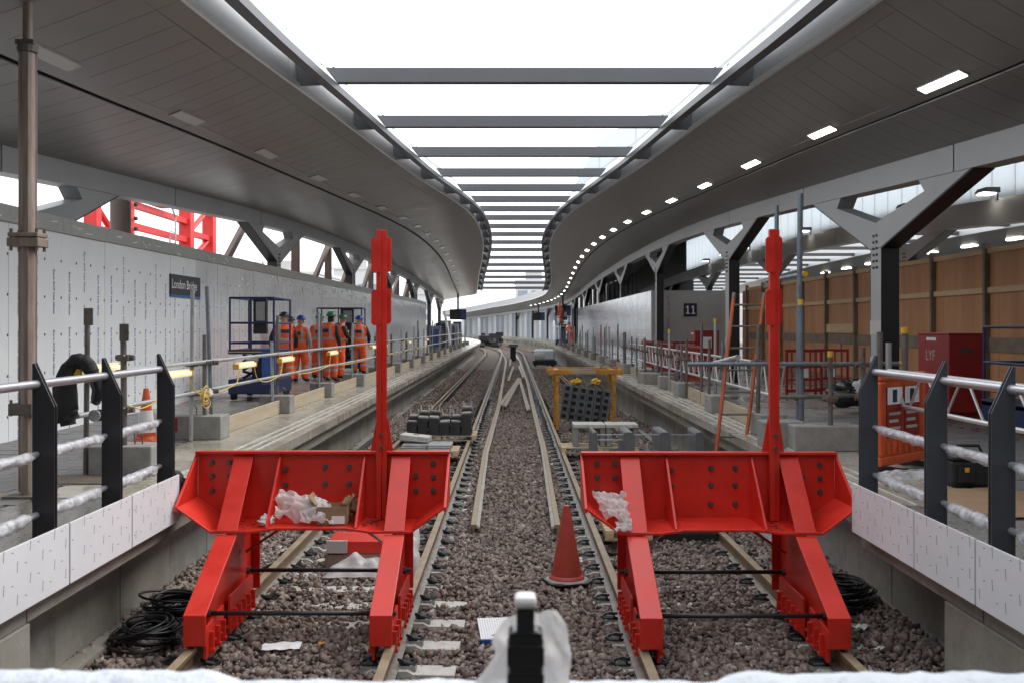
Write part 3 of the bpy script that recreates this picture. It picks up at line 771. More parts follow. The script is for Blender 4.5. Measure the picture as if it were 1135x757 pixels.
# second row of columns on the right, frosted clerestory and the next canopy beyond
G2 = 11.0
t = thing('clerestory', (G2, 30, CH + 3), 'pale frosted glazed band above the second girder behind the right columns', 'glazed wall')
yy = [8 + 1.05*i for i in range(52)]
for i, y in enumerate(yy):
    mb = MB(); z0 = girZ(y) - 0.0; mb.box(G2 - 0.03, G2 + 0.03, y + 0.015, y + 1.035, girZ(y + .5) + 0.03, girZ(y + .5) + 2.1); mb.build('glass_panel', M['frost'], t)
for i in range(12):
    y = 8 + 6.3*i
    ys4 = [y + 0.02 + 6.26*j/4 for j in range(5)]
    mb = MB(); mb.rings([[Vector((G2 + q[0], v, girZ(v) + q[1])) for q in ((-0.2,0.02),(0.2,0.02),(0.2,-0.55),(-0.2,-0.55))] for v in ys4]); mb.build('girder_length', M['steel'], t)
t = thing('shade_wall', (G2, 100, ZP), 'dark sheet painting the shade behind the far right columns above the shiny hoarding', 'wall')
for i in range(30):
    y = 62.7 + 3.0*i
    x0 = G2 + 0.25 + cxo(y); mb = MB(); mb.box(x0, x0 + 0.2, y + .01, y + 2.99, ZP, girZ(min(y, 190)) + 2.2); mb.build('shade_bay', M['steeld'], t)  # dark bays stand in for the shaded roof underside behind the columns
mb = MB(); yr = [92 + 4*i for i in range(16)]; mb.grid(lambda u, v: (GR + 0.1 + (G2 + 0.2 - GR)*v + cxo(yr[round(u*15)]), yr[round(u*15)], girZ(yr[round(u*15)]) + 0.08 + 2.1*v), 15, 2); mb.build('roof_lining', M['soffit'], t)
for i, y in enumerate([27.5, 41.5, 55.5, 69.5]):
    column(1, y, G2, ['second-row Y-headed column seen under the near right column head', 'second-row Y-headed column seen behind the right red post', 'second-row Y-headed column above the number 11 board', 'farthest second-row Y-headed column over the number 11 board'][i])
for i in range(9):
    y = 17.5 + 4.6*i
    q = thing('flood_light', (G2 - 0.35, y, girZ(y) + 0.1), ['small lit floodlight on the second girder at the right edge', 'small lit floodlight seen through the near column head'][i] if i < 2 else 'small lit floodlight in the row along the second girder', 'floodlight', 'floodlights along the second girder')
    z = girZ(y) + 0.08
    mb = MB(); mb.prism([(G2 - 0.62, z + 0.06), (G2 - 0.55, z + 0.16), (G2 - 0.24, z + 0.16), (G2 - 0.24, z + 0.04)], 'y', y - 0.22, y + 0.22); mb.build('housing', M['steeld'], q)
    mb = MB(); mb.box(G2 - 0.58, G2 - 0.30, y - 0.17, y + 0.17, z + 0.015, z + 0.038); mb.build('lens', M['lamp'], q)
    mb = MB(); mb.box(G2 - 0.24, G2 - 0.2, y - 0.05, y + 0.05, z - 0.1, z + 0.12); mb.build('bracket', M['steeld'], q)
ysr = [2 + 2*i for i in range(46)]; nr = len(ysr) - 1
def gz(u): return girZ(ysr[round(u*nr)])
t = thing('platform_roof', (8.5, 30, CH + 4), 'grey roof sheet between the right canopy girder and the frosted glazing', 'roof')
mb = MB(); mb.grid(lambda u, v: (GR + 0.1 + (G2 + 0.1 - GR)*v, ysr[round(u*nr)], gz(u) + 0.06 + 2.1*v), nr, 2); mb.build('roof_lining', M['soffit'], t)
mb = MB(); mb.grid(lambda u, v: (GR + 0.1 + (G2 + 0.3 - GR)*v, ysr[round(u*nr)], gz(u) + 0.30 + 2.1*v), nr, 2); mb.build('roof_sheet', M['steeld'], t)
t = thing('far_canopy', (15, 30, CH + 4), 'next canopy beyond the plywood with skylight strips between dark beams', 'canopy')
for (xa, xb, za, zb2, nm) in ((G2 + 0.2, 13.2, 0.0, 0.5, 'near_soffit'), (19.1, 23.0, 0.5, 0.0, 'far_soffit')):
    mb = MB(); mb.grid(lambda u, v: (xa + (xb - xa)*v, ysr[round(u*nr)], gz(u) + za + (zb2 - za)*v), nr, 3); mb.build(nm, M['soffit'], t)
    mb = MB(); mb.grid(lambda u, v: (xa + (xb - xa)*v, ysr[round(u*nr)], gz(u) + 0.3 + za + (zb2 - za)*v), nr, 1); mb.build('roof_sheet', M['steeld'], t)
for x in (13.2, 19.0):
    mb = MB(); mb.rings([[Vector((x + q[0], y, girZ(y) + 0.42 + q[1])) for q in ((0,0),(0.12,0),(0.12,0.4),(0,0.4))] for y in ysr]); mb.build('edge_rail', M['trim'], t)
for i in range(20):
    y = 8 + 4.3*i
    mb = MB(); mb.box(13.33, 19.0, y - 0.2, y + 0.2, girZ(y) + 0.48, girZ(y) + 0.62); mb.build('cross_beam', M['steeld'], t)
mb = MB(); mb.grid(lambda u, v: (23.0, ysr[round(u*nr)], -0.5 + (gz(u) + 0.9)*v), nr, 1); mb.build('back_wall', M['steel'], t)
for i in range(14):
    y = 12 + 4.2*i; x = 21.0; z = girZ(y) + 0.235
    q = thing('ceiling_light', (x, y, z), 'small lit panel light in the soffit of the next canopy', 'ceiling light', 'lights in the next canopy')
    mb = MB(); mb.box(x - 0.12, x + 0.12, y - 0.6, y + 0.6, z - 0.03, z + 0.1); mb.build('diffuser', M['lamp'], q)
# ================================================================== BUFFER STOPS
def buffer_stop(ox, oy, label, postx, lite):
    R = thing('buffer_stop', (ox, oy, 0), label, 'buffer stop', None)
    def L(mb, name, m, par=R, **k): return mb.build(name, m, par, local=True, **k)
    red = M['red']
    HW = 1.115
    # beam: back plate, bent floor flange, end plates, top flange
    mb = MB(); mb.prism([(-HW, 0.89), (-0.84, 0.695), (0.84, 0.695), (HW, 0.89), (HW, 1.30), (-HW, 1.30)], 'y', 1.40, 1.425); bp = L(mb, 'back_plate', red, bevel=0.004)
    prof = [(-HW, 0.90), (-0.84, 0.70), (-0.50, 0.70), (-0.30, 0.727), (0.30, 0.727), (0.50, 0.70), (0.84, 0.70), (HW, 0.90)]
    mb = MB(); mb.rings([[Vector((x, 0.85, z)), Vector((x, 1.398, z)), Vector((x, 1.398, z + 0.022)), Vector((x, 0.85, z + 0.022))] for x, z in prof]); L(mb, 'floor_flange', red, bevel=0.004)
    mb = MB(); mb.box(-HW - 0.012, HW + 0.012, 1.355, 1.45, 1.302, 1.326); L(mb, 'top_flange', red, bevel=0.004)
    for s in (-1, 1):
        a, b = sorted((s*(HW - 0.002), s*(HW + 0.02)))
        mb = MB(); mb.prism([(1.398, 1.30), (1.398, 0.885), (0.84, 0.885), (0.84, 0.925)], 'x', a, b); L(mb, 'end_plate', red, bevel=0.003)
        x = s*0.375
        mb = MB(); mb.prism([(1.398, 1.298), (1.398, 0.728), (0.86, 0.728), (0.86, 0.75)], 'x', x - 0.009, x + 0.009); L(mb, 'rib', red)
    # bolts on the back plate
    cols = [(-0.985, (1.22, 1.10, 0.97)), (-0.33, (1.16, 1.02)), (0.02, (1.18, 1.03, 0.86)), (0.235, (1.18, 1.03, 0.86)), (0.985, (1.21, 1.09, 0.97)), (0.83, (1.10, 0.97)), (-0.83, (1.22, 1.10))]
    for x, zs in cols:
        for z in zs:
            mb = MB(); mb.tube((x, 1.40, z), (x, 1.372, z), 0.017, 8); mb.tube((x, 1.40, z), (x, 1.394, z), 0.026, 12); L(mb, 'bolt', M['bolt'], bp)
    # legs over the two rails
    for s in (-1, 1):
        X = s*0.70; h = 0.085
        mb = MB()
        lg = MB(); lg.prism([(0, 0.03), (0, 0.262), (0.85, 0.694), (0.87, 0.676), (0.022, 0.248), (0.022, 0.03)], 'x', X - h, X + h); leg = L(lg, 'leg', red, bevel=0.004)
        mb = MB(); mb.prism([(0.022, 0.03), (0.022, 0.245), (0.868, 0.676), (0.868, 0.694), (1.60, 0.694), (1.60, 0.06), (1.35, -0.02), (0.75, -0.02), (0.72, 0.0), (0.55, 0.0), (0.5, -0.03)], 'x', X - 0.011, X + 0.011); L(mb, 'web', red, leg)
        mb = MB(); mb.box(X - h, X + h, 1.602, 1.626, 0.05, 0.694); L(mb, 'rear_flange', red, leg, bevel=0.003)
        mb = MB(); mb.prism([(0.845, 0.722), (1.398, 1.298), (1.398, 1.27), (0.87, 0.722)], 'x', X - h, X + h); L(mb, 'strut', red, leg, bevel=0.003)
        mb = MB(); mb.prism([(0.872, 0.724), (1.396, 1.268), (1.396, 0.724)], 'x', X - 0.008, X + 0.008); L(mb, 'strut_web', red, leg)
        for (y0, y1, zt, zf) in ((0.06, 0.52, 0.20, 0.14), (0.70, 1.42, 0.22, 0.22)):
            for q in (-1, 1):
                a, b = sorted((X + q*0.052, X + q*0.072))
                mb = MB(); mb.prism([(y0, zf), (y1, zt), (y1, -0.07), (y0, -0.09)], 'x', a, b); cl = L(mb, 'rail_clamp', red, leg)
                n = 3 if y1 < 0.6 else 5
                for i in range(n):
                    yy = y0 + (y1 - y0) * (i + 0.6) / n
                    mb = MB(); mb.prism([(yy - 0.012, 0.10), (yy + 0.012, 0.10), (yy + 0.012, -0.03), (yy - 0.012, -0.03)], 'x', *sorted((X + q*0.072, X + q*0.105)))
                    mb.cbox((X + q*0.088, yy, -0.045), (0.05, 0.045, 0.03)); L(mb, 'clamp_rib', red, cl)
                    mb = MB(); mb.tube((X + q*0.105, yy + 0.03, 0.03), (X + q*0.113, yy + 0.03, 0.03), 0.012, 6); L(mb, 'clamp_bolt', red, leg)
    # cross rods and diagonal braces
    for (y, z) in ((0.30, 0.195), (1.45, 0.25)):
        mb = MB(); mb.tube((-0.78, y, z), (0.78, y, z), 0.018, 10); L(mb, 'cross_rod', M['rod'], smooth=True)
        for x in (-0.725, -0.675, 0.675, 0.725):
            mb = MB(); mb.tube((x - 0.014, y, z), (x + 0.014, y, z), 0.032, 6); L(mb, 'rod_nut', M['bolt'])
    for s in (-1, 1):
        mb = MB(); mb.tube((s*0.66, 1.30, 0.45), (s*0.28, 1.35, 0.70), 0.012, 8); L(mb, 'brace', M['trim'] if s == lite else red)
    # target post with two red paddles, riveted to a tapered foot
    px = postx
    pp = MB(); pp.box(px - 0.047, px - 0.002, 1.30, 1.36, 0.73, 3.28); pp.box(px - 0.001, px + 0.044, 1.325, 1.345, 0.73, 3.279)
    pst = L(pp, 'target_post', red, bevel=0.003)
    mb = MB(); mb.prism([(px - 0.105, 1.33), (px + 0.095, 1.33), (px + 0.05, 1.62), (px - 0.05, 1.62)], 'y', 1.362, 1.376); L(mb, 'post_foot', red, pst)
    for z in (1.37, 1.48):
        mb = MB(); mb.tube((px, 1.30, z), (px, 1.27, z), 0.017, 6); L(mb, 'bolt', M['bolt'], pst)
    for (z0, z1) in ((2.90, 3.21), (2.44, 2.75)):
        for (a, b, dz, y) in ((px - 0.088, px - 0.004, 0.0, 1.285), (px + 0.0, px + 0.078, 0.012, 1.365)):
            c = 0.018
            mb = MB(); mb.prism([(a + c, z0 + dz), (b - c, z0 + dz), (b, z0 + c + dz), (b, z1 - c + dz), (b - c, z1 + dz), (a + c, z1 + dz), (a, z1 - c + dz), (a, z0 + c + dz)], 'y', y, y + 0.012)
            L(mb, 'paddle', red, pst)
    # shavings left on the floor plate
    return R
buffer_stop(-1.69, 7.45, 'red steel buffer stop on the left track with a cardboard box on it', 0.535, 1)
buffer_stop(1.735, 7.38, 'red steel buffer stop on the right track beside the orange cone', 0.565, -1)

def blob(c, r, seed, amp=0.35, freq=2.2, flat=1.0, nu=22, nv=16):
    mb = MB(); c = Vector(c); off = Vector((seed*3.1, seed*1.7, seed*0.9))
    rings = []
    for i in range(nv + 1):
        th = PI * i / nv; ring = []
        for j in range(nu):
            ph = 2*PI*j/nu
            dv = Vector((math.sin(th)*math.cos(ph), math.sin(th)*math.sin(ph), math.cos(th)))
            k = 1 + amp * mnoise.noise(dv*freq + off) + amp*0.6*abs(mnoise.noise(dv*freq*2.7 + off)) - amp*0.2
            p = Vector((dv.x*r[0], dv.y*r[1], dv.z*r[2])) * k
            if p.z < 0: p.z *= flat
            ring.append(c + p)
        rings.append(ring)
    mb.rings(rings, True)
    return mb
def crumple(name, c, r, seed, m, label, cat, amp=0.4, freq=2.2, flat=0.6, smooth=True, group=None):
    mb = blob(c, r, seed, amp, freq, flat)
    o = mb.build(name, m, None, smooth=smooth); o.data.transform(Matrix.Translation(-Vector(c))); o.location = c
    return setp(o, label, cat, group)
def drape(name, q, seed, m, label, cat, amp=0.05, n=26):
    q = [Vector(p) for p in q]; ctr = sum(q, Vector())/4
    nrm = (q[1] - q[0]).cross(q[3] - q[0]).normalized()
    def f(u, v):
        p = (q[0]*(1-u) + q[1]*u)*(1-v) + (q[3]*(1-u) + q[2]*u)*v
        nz = mnoise.noise((u*3.2 + seed, v*3.2, seed)) + 0.7*(0.5 - abs(mnoise.noise((u*5.5 + seed, v*5.5, seed*2)))*2) + 0.12*(0.5 - abs(mnoise.noise((u*10, v*10 + seed, 3)))*2)
        ed = Vector((mnoise.noise((v*6 + seed, u*6, 1)), 0, mnoise.noise((u*6, v*6 + seed, 8)))) * 0.035
        bul = 0.9*math.sin(PI*u)*math.sin(PI*v)
        return p + nrm*(amp*nz + amp*bul) + ed - ctr
    mb = MB(); mb.grid(f, n, n); o = mb.build(name, m, smooth=True); o.location = ctr
    return setp(o, label, cat)
drape('plastic_bag', [P(304, 572, 8.45), P(360, 579, 8.4), P(364, 556, 8.62), P(309, 541, 8.66)], 3, M['bag'], 'crumpled white plastic bag lying on the left buffer stop', 'plastic bag', 0.06)
drape('plastic_bag', [P(332, 578, 8.35), P(371, 580, 8.38), P(366, 556, 8.55), P(340, 550, 8.55)], 8, M['bag'], 'flattened white plastic bag against the cardboard box on the left buffer stop', 'plastic bag', 0.05)
crumple('paper_waste', (-2.10, 8.48, 0.765), (0.07, 0.07, 0.05), 9, M['wpaper'], 'small scrunched paper at the front of the bags on the left buffer stop', 'paper', 0.6, 3)
drape('plastic_bag', [P(668, 571, 8.35), P(699, 581, 8.22), P(695, 549, 8.5), P(657, 546, 8.58)], 5, M['bag'], 'crumpled white plastic bag in the left end of the right buffer stop', 'plastic bag', 0.055)
drape('plastic_bag', [P(682, 588, 8.2), P(700, 588, 8.2), P(701, 576, 8.3), P(684, 578, 8.3)], 6, M['bag'], 'small white bag end spilling towards the right buffer stop leg', 'plastic bag', 0.025, 14)
for i_, (bx_, by_, nm_) in enumerate(((-2.28, 8.45, 'left leg of the left buffer stop'), (-1.22, 8.45, 'target post of the left buffer stop'), (2.18, 8.4, 'right leg of the right buffer stop'))):
    g = random.Random(50 + i_); mb = MB()
    for k in range(16): mb.cbox((bx_ + g.uniform(-.07, .07), by_ + g.uniform(-.16, .22), 0.733 + g.uniform(0, .012)), (g.uniform(.015, .05), 0.006, 0.006), g.uniform(0, PI))
    o = mb.build('steel_swarf', M['bolt']); o.data.transform(Matrix.Translation((-bx_, -by_, -.73))); o.location = (bx_, by_, .73); setp(o, 'dark steel shavings lying on the floor plate by the ' + nm_, 'shavings', None, 'stuff')
# cardboard box
t = thing('cardboard_box', (-1.53, 8.52, 0.752), 'open brown cardboard box standing on the left buffer stop', 'cardboard box')
mb = MB(); x0, x1, y0, y1, z0, z1 = -1.66, -1.40, 8.40, 8.62, 0.752, 0.905
mb.box(x0, x1, y0, y0 + 0.006, z0, z1); mb.box(x0, x1, y1 - 0.006, y1, z0, z1); mb.box(x0, x0 + 0.006, y0 + 0.007, y1 - 0.007, z0, z1); mb.box(x1 - 0.006, x1, y0 + 0.007, y1 - 0.007, z0, z1); mb.box(x0, x1, y0, y1, z0 - 0.002, z0 + 0.004)
mb.build('box_body', M['card'], t)
for (a, b) in (((x0, y0, z1), (x0 - 0.07, y0, z1 + 0.09)), ((x1, y0, z1), (x1 + 0.05, y0, z1 + 0.08))):
    mb = MB(); mb.add([a, (a[0], y1, a[2]), (b[0], y1, b[2]), b, (a[0], y0, a[2] + 0.006), (a[0], y1, a[2] + 0.006), (b[0], y1, b[2] + 0.006), (b[0], y0, b[2] + 0.006)], [(0,1,2,3),(7,6,5,4),(0,4,5,1),(1,5,6,2),(2,6,7,3),(3,7,4,0)]); mb.build('flap', M['card'], t)
mb = MB(); mb.box(-1.53, -1.42, 8.396, 8.3995, 0.765, 0.83); mb.build('label_sheet', M['wpaper'], t)
o = crumple('paper_waste', (-1.40, 8.62, 0.86), (0.08, 0.07, 0.1), 21, M['card'], 'torn brown paper stuffed beside the cardboard box', 'paper', 0.7, 3)

# ================================================================== GAP BETWEEN THE TRACKS: CONE, BOARD, PAPERS
def cone(name, c, h, label, sleeves, m, basem, group=None, rot=0.3, bw=0.2):
    t = thing(name, c, label, 'traffic cone', group)
    c = Vector(c)
    mb = MB()
    k = 0.06
    mb.prism([(c.x + math.cos(a + rot)*q, c.y + math.sin(a + rot)*q) for a, q in [(PI/4 + PI/2*i + dd, bw*1.22) for i in range(4) for dd in (-0.22, 0.22)]], 'z', c.z, c.z + 0.022); mb.build('base', basem, t, bevel=0.006)
    mb = MB(); mb.lathe([(bw*1.05, 0.0222), (bw*0.98, 0.032), (bw*0.86, 0.034), (0.01, 0.0345)], c, 8); mb.build('base_top', M['grey'] if basem is M['black'] else basem, t)
    mb = MB(); mb.lathe([(bw*0.86, 0.0285), (bw*0.80, 0.06), (bw*0.72, 0.07), (0.036, h - 0.03), (0.03, h), (0.001, h)], c, 24); mb.build('cone_body', m, t, smooth=40)
    for z0, z1, mm in sleeves:
        r0 = bw*0.72 + (0.036 - bw*0.72) * (z0 - 0.07) / (h - 0.10) + 0.004; r1 = bw*0.72 + (0.036 - bw*0.72) * (z1 - 0.07) / (h - 0.10) + 0.004
        mb = MB(); mb.lathe([(r0, z0), (r1, z1), (r1 - 0.006, z1), (r0 - 0.006, z0)], c, 24); mb.build('sleeve', mm, t, smooth=40)
    return t
cone('traffic_cone', (0.545, 9.98, -0.125), 0.76, 'faded red traffic cone on the ballast between the two buffer stops', [], M['conered'], M['black'], bw=0.215)
cone('traffic_cone', P(162, 489, 12.7), 0.68, 'orange and white traffic cone on the left platform behind the railing', [(0.12, 0.40, M['white'])], M['orange'], M['orange'], bw=0.17)

t = thing('ribbed_board', (-0.17, 8.4, -0.14), 'white ribbed foam board with a blue edge lying on the ballast', 'board')
A = Matrix.Rotation(0.10, 3, 'Z') @ Matrix.Rotation(0.06, 3, 'X')
mb = MB(); mb.cbox((-0.15, 8.42, -0.145), (0.27, 0.50, 0.03), M=A); mb.build('board_core', M['bluepad'], t)
for i in range(13):
    mb = MB(); q = Vector((-0.15, 8.42, -0.145)) + A @ Vector((-0.125 + 0.0208*i, 0.004, 0.0185)); mb.cbox(q, (0.0185, 0.49, 0.008), M=A); mb.build('board_rib', M['wpaper'], t)
def sheet(name, c, sx, sy, rz, m, label, cat, amp=0.02, seed=1):
    mb = MB(); Rz = Matrix.Rotation(rz, 3, 'Z')
    def f(u, v):
        p = Rz @ Vector(((u - .5)*sx, (v - .5)*sy, 0)); return Vector(c) + p + Vector((0, 0, amp*mnoise.noise((u*3 + seed, v*3, seed))))
    mb.grid(f, 8, 8)
    o = mb.build(name, m); o.data.transform(Matrix.Translation(-Vector(c))); o.location = c
    md = o.modifiers.new('thick', 'SOLIDIFY'); md.thickness = 0.003
    return setp(o, label, cat)
sheet('paper_sheet', (-1.84, 7.92, -0.115), 0.30, 0.17, 0.08, M['wpaper'], 'white sheet of paper on the ballast between the left buffer stop legs', 'paper', 0.03)
sheet('plastic_scrap', (-1.56, 8.1, -0.15), 0.05, 0.05, 0.4, M['yellow'], 'tiny yellow scrap beside the white paper under the left buffer stop', 'scrap')
sheet('paper_sheet', (2.9, 8.25, -0.06), 0.14, 0.07, 0.3, M['wpaper'], 'small white paper scrap on the ballast by the right platform pier', 'paper', 0.03, 4)
sheet('plastic_strip', (2.85, 7.7, -0.06), 0.10, 0.03, 0.5, M['wpaper'], 'thin white strip on the ballast below the right railing', 'scrap', 0.02, 6)
sheet('paper_sheet', (-0.44, 11.7, -0.16), 0.1, 0.12, 0.2, M['wpaper'], 'white scrap on the ballast at the end of the long left loose rail', 'paper', 0.02, 7)
def sweepbag(name, c, sx, sy, h, m, label, seed):
    mb = MB()
    def f(u, v):
        p = Vector(((u-.5)*sx, (v-.5)*sy, 0)); e = max(0, 1 - (2*abs(u-.5))**3)*max(0, 1 - (2*abs(v-.5))**3)
        return Vector(c) + p + Vector((0.05*mnoise.noise((u*4, v*4, seed+5)), 0.05*mnoise.noise((u*4, v*4, seed+9)), h*e*(0.5 + 0.8*abs(mnoise.noise((u*3.5 + seed, v*3.5, seed))))))
    mb.grid(f, 20, 20); o = mb.build(name, m, smooth=True); o.data.transform(Matrix.Translation(-Vector(c))); o.location = c
    return setp(o, label, 'plastic sheet')
sweepbag('plastic_sheet', (-1.62, 10.6, -0.17), 0.7, 0.6, 0.2, M['bag'], 'crumpled clear plastic sheet on the ballast behind the left buffer stop', 2)
sweepbag('plastic_sheet', (-1.03, 10.2, -0.10), 0.22, 0.5, 0.5, M['bag'], 'white plastic sheet beside the rail behind the left buffer stop leg', 5)
# red crate on a timber behind the left buffer
t = thing('red_crate', (-1.75, 10.9, -0.05), 'red crate with a grey front plate seen under the left buffer stop', 'crate')
mb = MB(); mb.box(-2.0, -1.35, 10.7, 11.2, -0.02, 0.12); mb.build('crate_body', M['red'], t, bevel=0.01)
mb = MB(); mb.box(-2.0, -1.78, 10.66, 10.698, 0.0, 0.13); mb.build('front_plate', M['hoardm'], t)
mb = MB(); mb.box(-2.02, -1.33, 10.68, 11.22, -0.16, -0.022); mb.build('timber_bearer', M['studm'], t)

# ================================================================== CABLE COILS
def coil(c, r, n, label, seed, tilt=0.1, group=None):
    g = random.Random(seed); mb = MB()
    for i in range(n):
        rr = r*g.uniform(0.62, 1.0); cx, cy = g.uniform(-.05, .05), g.uniform(-.05, .05); z = 0.02 + 0.012*i*g.uniform(0.7, 1.1); a = g.uniform(-tilt, tilt); b = g.uniform(-tilt, tilt); ec = g.uniform(.82, 1.0)
        pts = [(c[0] + cx + rr*math.cos(q), c[1] + cy + rr*ec*math.sin(q), c[2] + z + a*rr*math.cos(q) + b*rr*math.sin(q)) for q in [2*PI*k/26 for k in range(27)]]
        mb.path(pts, 0.011, 5, caps=False)
    o = mb.build('cable_coil', M['blackcable'], smooth=True); o.data.transform(Matrix.Translation(-Vector(c))); o.location = c
    return setp(o, label, 'cable coil', group)
coil((-2.93, 7.95, -0.10), 0.27, 13, 'nearest black cable coil on the ballast below the left railing', 1, 0.25)
coil((-2.92, 8.65, -0.10), 0.29, 15, 'black cable coil lying behind another coil beside the left platform wall', 2, 0.2)
coil((3.0, 9.0, -0.08), 0.27, 18, 'black cable coil by the right platform wall next to the buffer stop', 3, 0.12)
def cable(pts, r, m, label, group=None, name='cable', cat='cable'):
    P3 = [Vector(p) for p in pts]; fine = []
    n = len(P3)
    for i in range(n - 1):
        p0, p1, p2, p3 = P3[max(0, i-1)], P3[i], P3[i+1], P3[min(n-1, i+2)]
        for k in range(6):
            t = k/6
            fine.append(0.5*((2*p1) + (p2-p0)*t + (2*p0-5*p1+4*p2-p3)*t*t + (3*p1-p0-3*p2+p3)*t**3))
    fine.append(P3[-1])
    mb = MB(); mb.path(fine, r, 6)
    o = mb.build(name, m, smooth=True); o.data.transform(Matrix.Translation(-P3[0])); o.location = P3[0]
    return setp(o, label, cat, group)
for i in range(4):
    q = 0.035*i
    cable([(-2.95, 8.9, -0.06), (-3.02 + q*.5, 9.8, -0.05 + q*.6), (-3.1 + q, 11.0, -0.02 + .3*q), (-3.12 + q, 13.0, -0.04), (-3.14 + q, 17, -0.06), (-3.15 + q, 24, -0.06)], 0.012, M['blackcable'], 'black cable running along the foot of the left platform wall', 'cables along the left wall')
for i in range(4):
    q = 0.03*i
    cable([(2.95 - q, 9.1, -0.04), (3.02 - q*.5, 10.2, -0.05), (3.08 - q, 12, -0.05), (3.1 - q, 15, -0.06), (3.12 - q, 24, -0.06)], 0.012, M['grey'], 'grey cable running along the foot of the right platform wall', 'cables along the right wall')

# ================================================================== NEAR RAILINGS WITH FILM PANELS
def wrap(mb, p0, p1, r, seed, n=60):
    p0, p1 = Vector(p0), Vector(p1); rings = []
    for i in range(n + 1):
        t = i/n; p = p0 + (p1 - p0)*t; ring = []
        tap = min(1, 6*min(t, 1 - t) + 0.45)
        for j in range(12):
            a = 2*PI*j/12
            k = r*tap*(1.08 + 0.42*mnoise.noise((t*9 + seed, math.cos(a)*1.1, math.sin(a)*1.1)) + 0.22*abs(mnoise.noise((t*26 + seed, math.cos(a)*1.6, 3.0 + math.sin(a)*1.6))))
            ring.append(p + Vector((math.cos(a)*k, 0, math.sin(a)*k - 0.25*k)))
        rings.append(ring)
    mb.rings(rings, True)
def railing(s, X, posts, panels, pm, label):
    R = thing('railing', (s*X, posts[-1], ZP), label, 'railing')
    x = lambda v: s*v
    for i, y in enumerate(posts):
        zt = CH - 0.232; zl = CH - 0.50
        po = [(x(X + 0.06), 0.86), (x(X + 0.06), zt), (x(X + 0.045), zt + 0.005), (x(X - 0.08), zl), (x(X - 0.08), 0.86)]
        for dy in (-0.022, 0.010):
            mb = MB(); mb.prism(po, 'y', y + dy, y + dy + 0.012); mb.build('post', pm, R, bevel=0.002)
    ends = list(posts) + [posts[-1] - 1.15]
    y0, y1 = max(posts) + 0.03, min(posts) - 2.5
    for k, (z, r) in enumerate(((CH - 0.36, 0.028), (CH - 0.80, 0.022), (CH - 1.18, 0.022))):
        mb = MB(); mb.tube((x(X + 0.035), y0, z), (x(X + 0.035), y1, z), r, 14); rl = mb.build('handrail' if k == 0 else 'mid_rail', M['steeltube'], R, smooth=40)
        if k:
            for i in range(len(ends) - 1):
                a, b = ends[i] - 0.05, ends[i+1] + 0.05
                if k == 2: a -= 0.05
                mb = MB(); wrap(mb, (x(X + 0.035), a, z), (x(X + 0.035), b, z), 0.031 if k == 1 else 0.036, i*7 + k*3 + (40 if s > 0 else 0))
                mb.build('film_wrap', M['wrap'], rl, smooth=True)
    xa, xb = sorted((x(X - 0.083), x(X - 0.078))); mb = MB(); mb.box(xa, xb, panels[-1] + .02, panels[0] - .02, CH - 1.64, CH - 1.275); mb.build('backing_rail', M['char'], R)
    for i in range(len(panels) - 1):
        a, b = panels[i] - 0.011, panels[i+1] + 0.011
        xa, xb = sorted((x(X - 0.085), x(X - 0.10)))
        mb = MB(); mb.box(xa, xb, b, a, CH - 1.655, CH - 1.262); pn = mb.build('film_panel', M['film'], R, bevel=0.002)
        g = random.Random(i + (9 if s > 0 else 0)); mk = MB(); xs = x(X - 0.1008)
        yy = a - 0.05; k = 0
        while yy > b + 0.05:
            for r in range(2):
                zc = CH - 1.60 + 0.19*r + (0.09 if k % 2 else 0.0)
                if zc > CH - 1.29: continue
                seg = 0
                while seg < 5:                        # a short upright line of tiny letters
                    zz = zc + 0.0125*seg
                    mk.add([(xs, yy - 0.004 + 0.0015*seg, zz), (xs, yy + 0.004 + 0.0015*seg, zz), (xs, yy + 0.0035 + 0.0015*seg, zz + 0.009), (xs, yy - 0.004 + 0.0015*seg, zz + 0.009)], [(0,1,2,3)]); seg += 1
                mk.add([(xs, yy + 0.09, zc + 0.03), (xs, yy + 0.115, zc + 0.027), (xs, yy + 0.115, zc + 0.031), (xs, yy + 0.09, zc + 0.034)], [(0,1,2,3)])
            yy -= 0.155; k += 1
        mk.build('film_print', M['ink'], pn, kind='stuff')
    return R
railing(-1, 2.95, [8.42, 7.29, 6.24, 5.2], [8.50, 7.44, 6.39, 5.3], M['post'], 'black-posted railing at the left platform end with bubble-wrapped rails and white panels')
railing(1, 2.85, [7.92, 6.66, 5.76, 4.7], [8.05, 6.80, 5.90, 4.9], M['postr'], 'blue-grey railing at the right platform end with bubble-wrapped rails and white panels')
sweepbag('plastic_sheet', (-2.93, 8.62, 0.99), 0.14, 0.16, 0.22, M['cloth'], 'dark scrap of sheeting at the end of the left railing panel', 11)

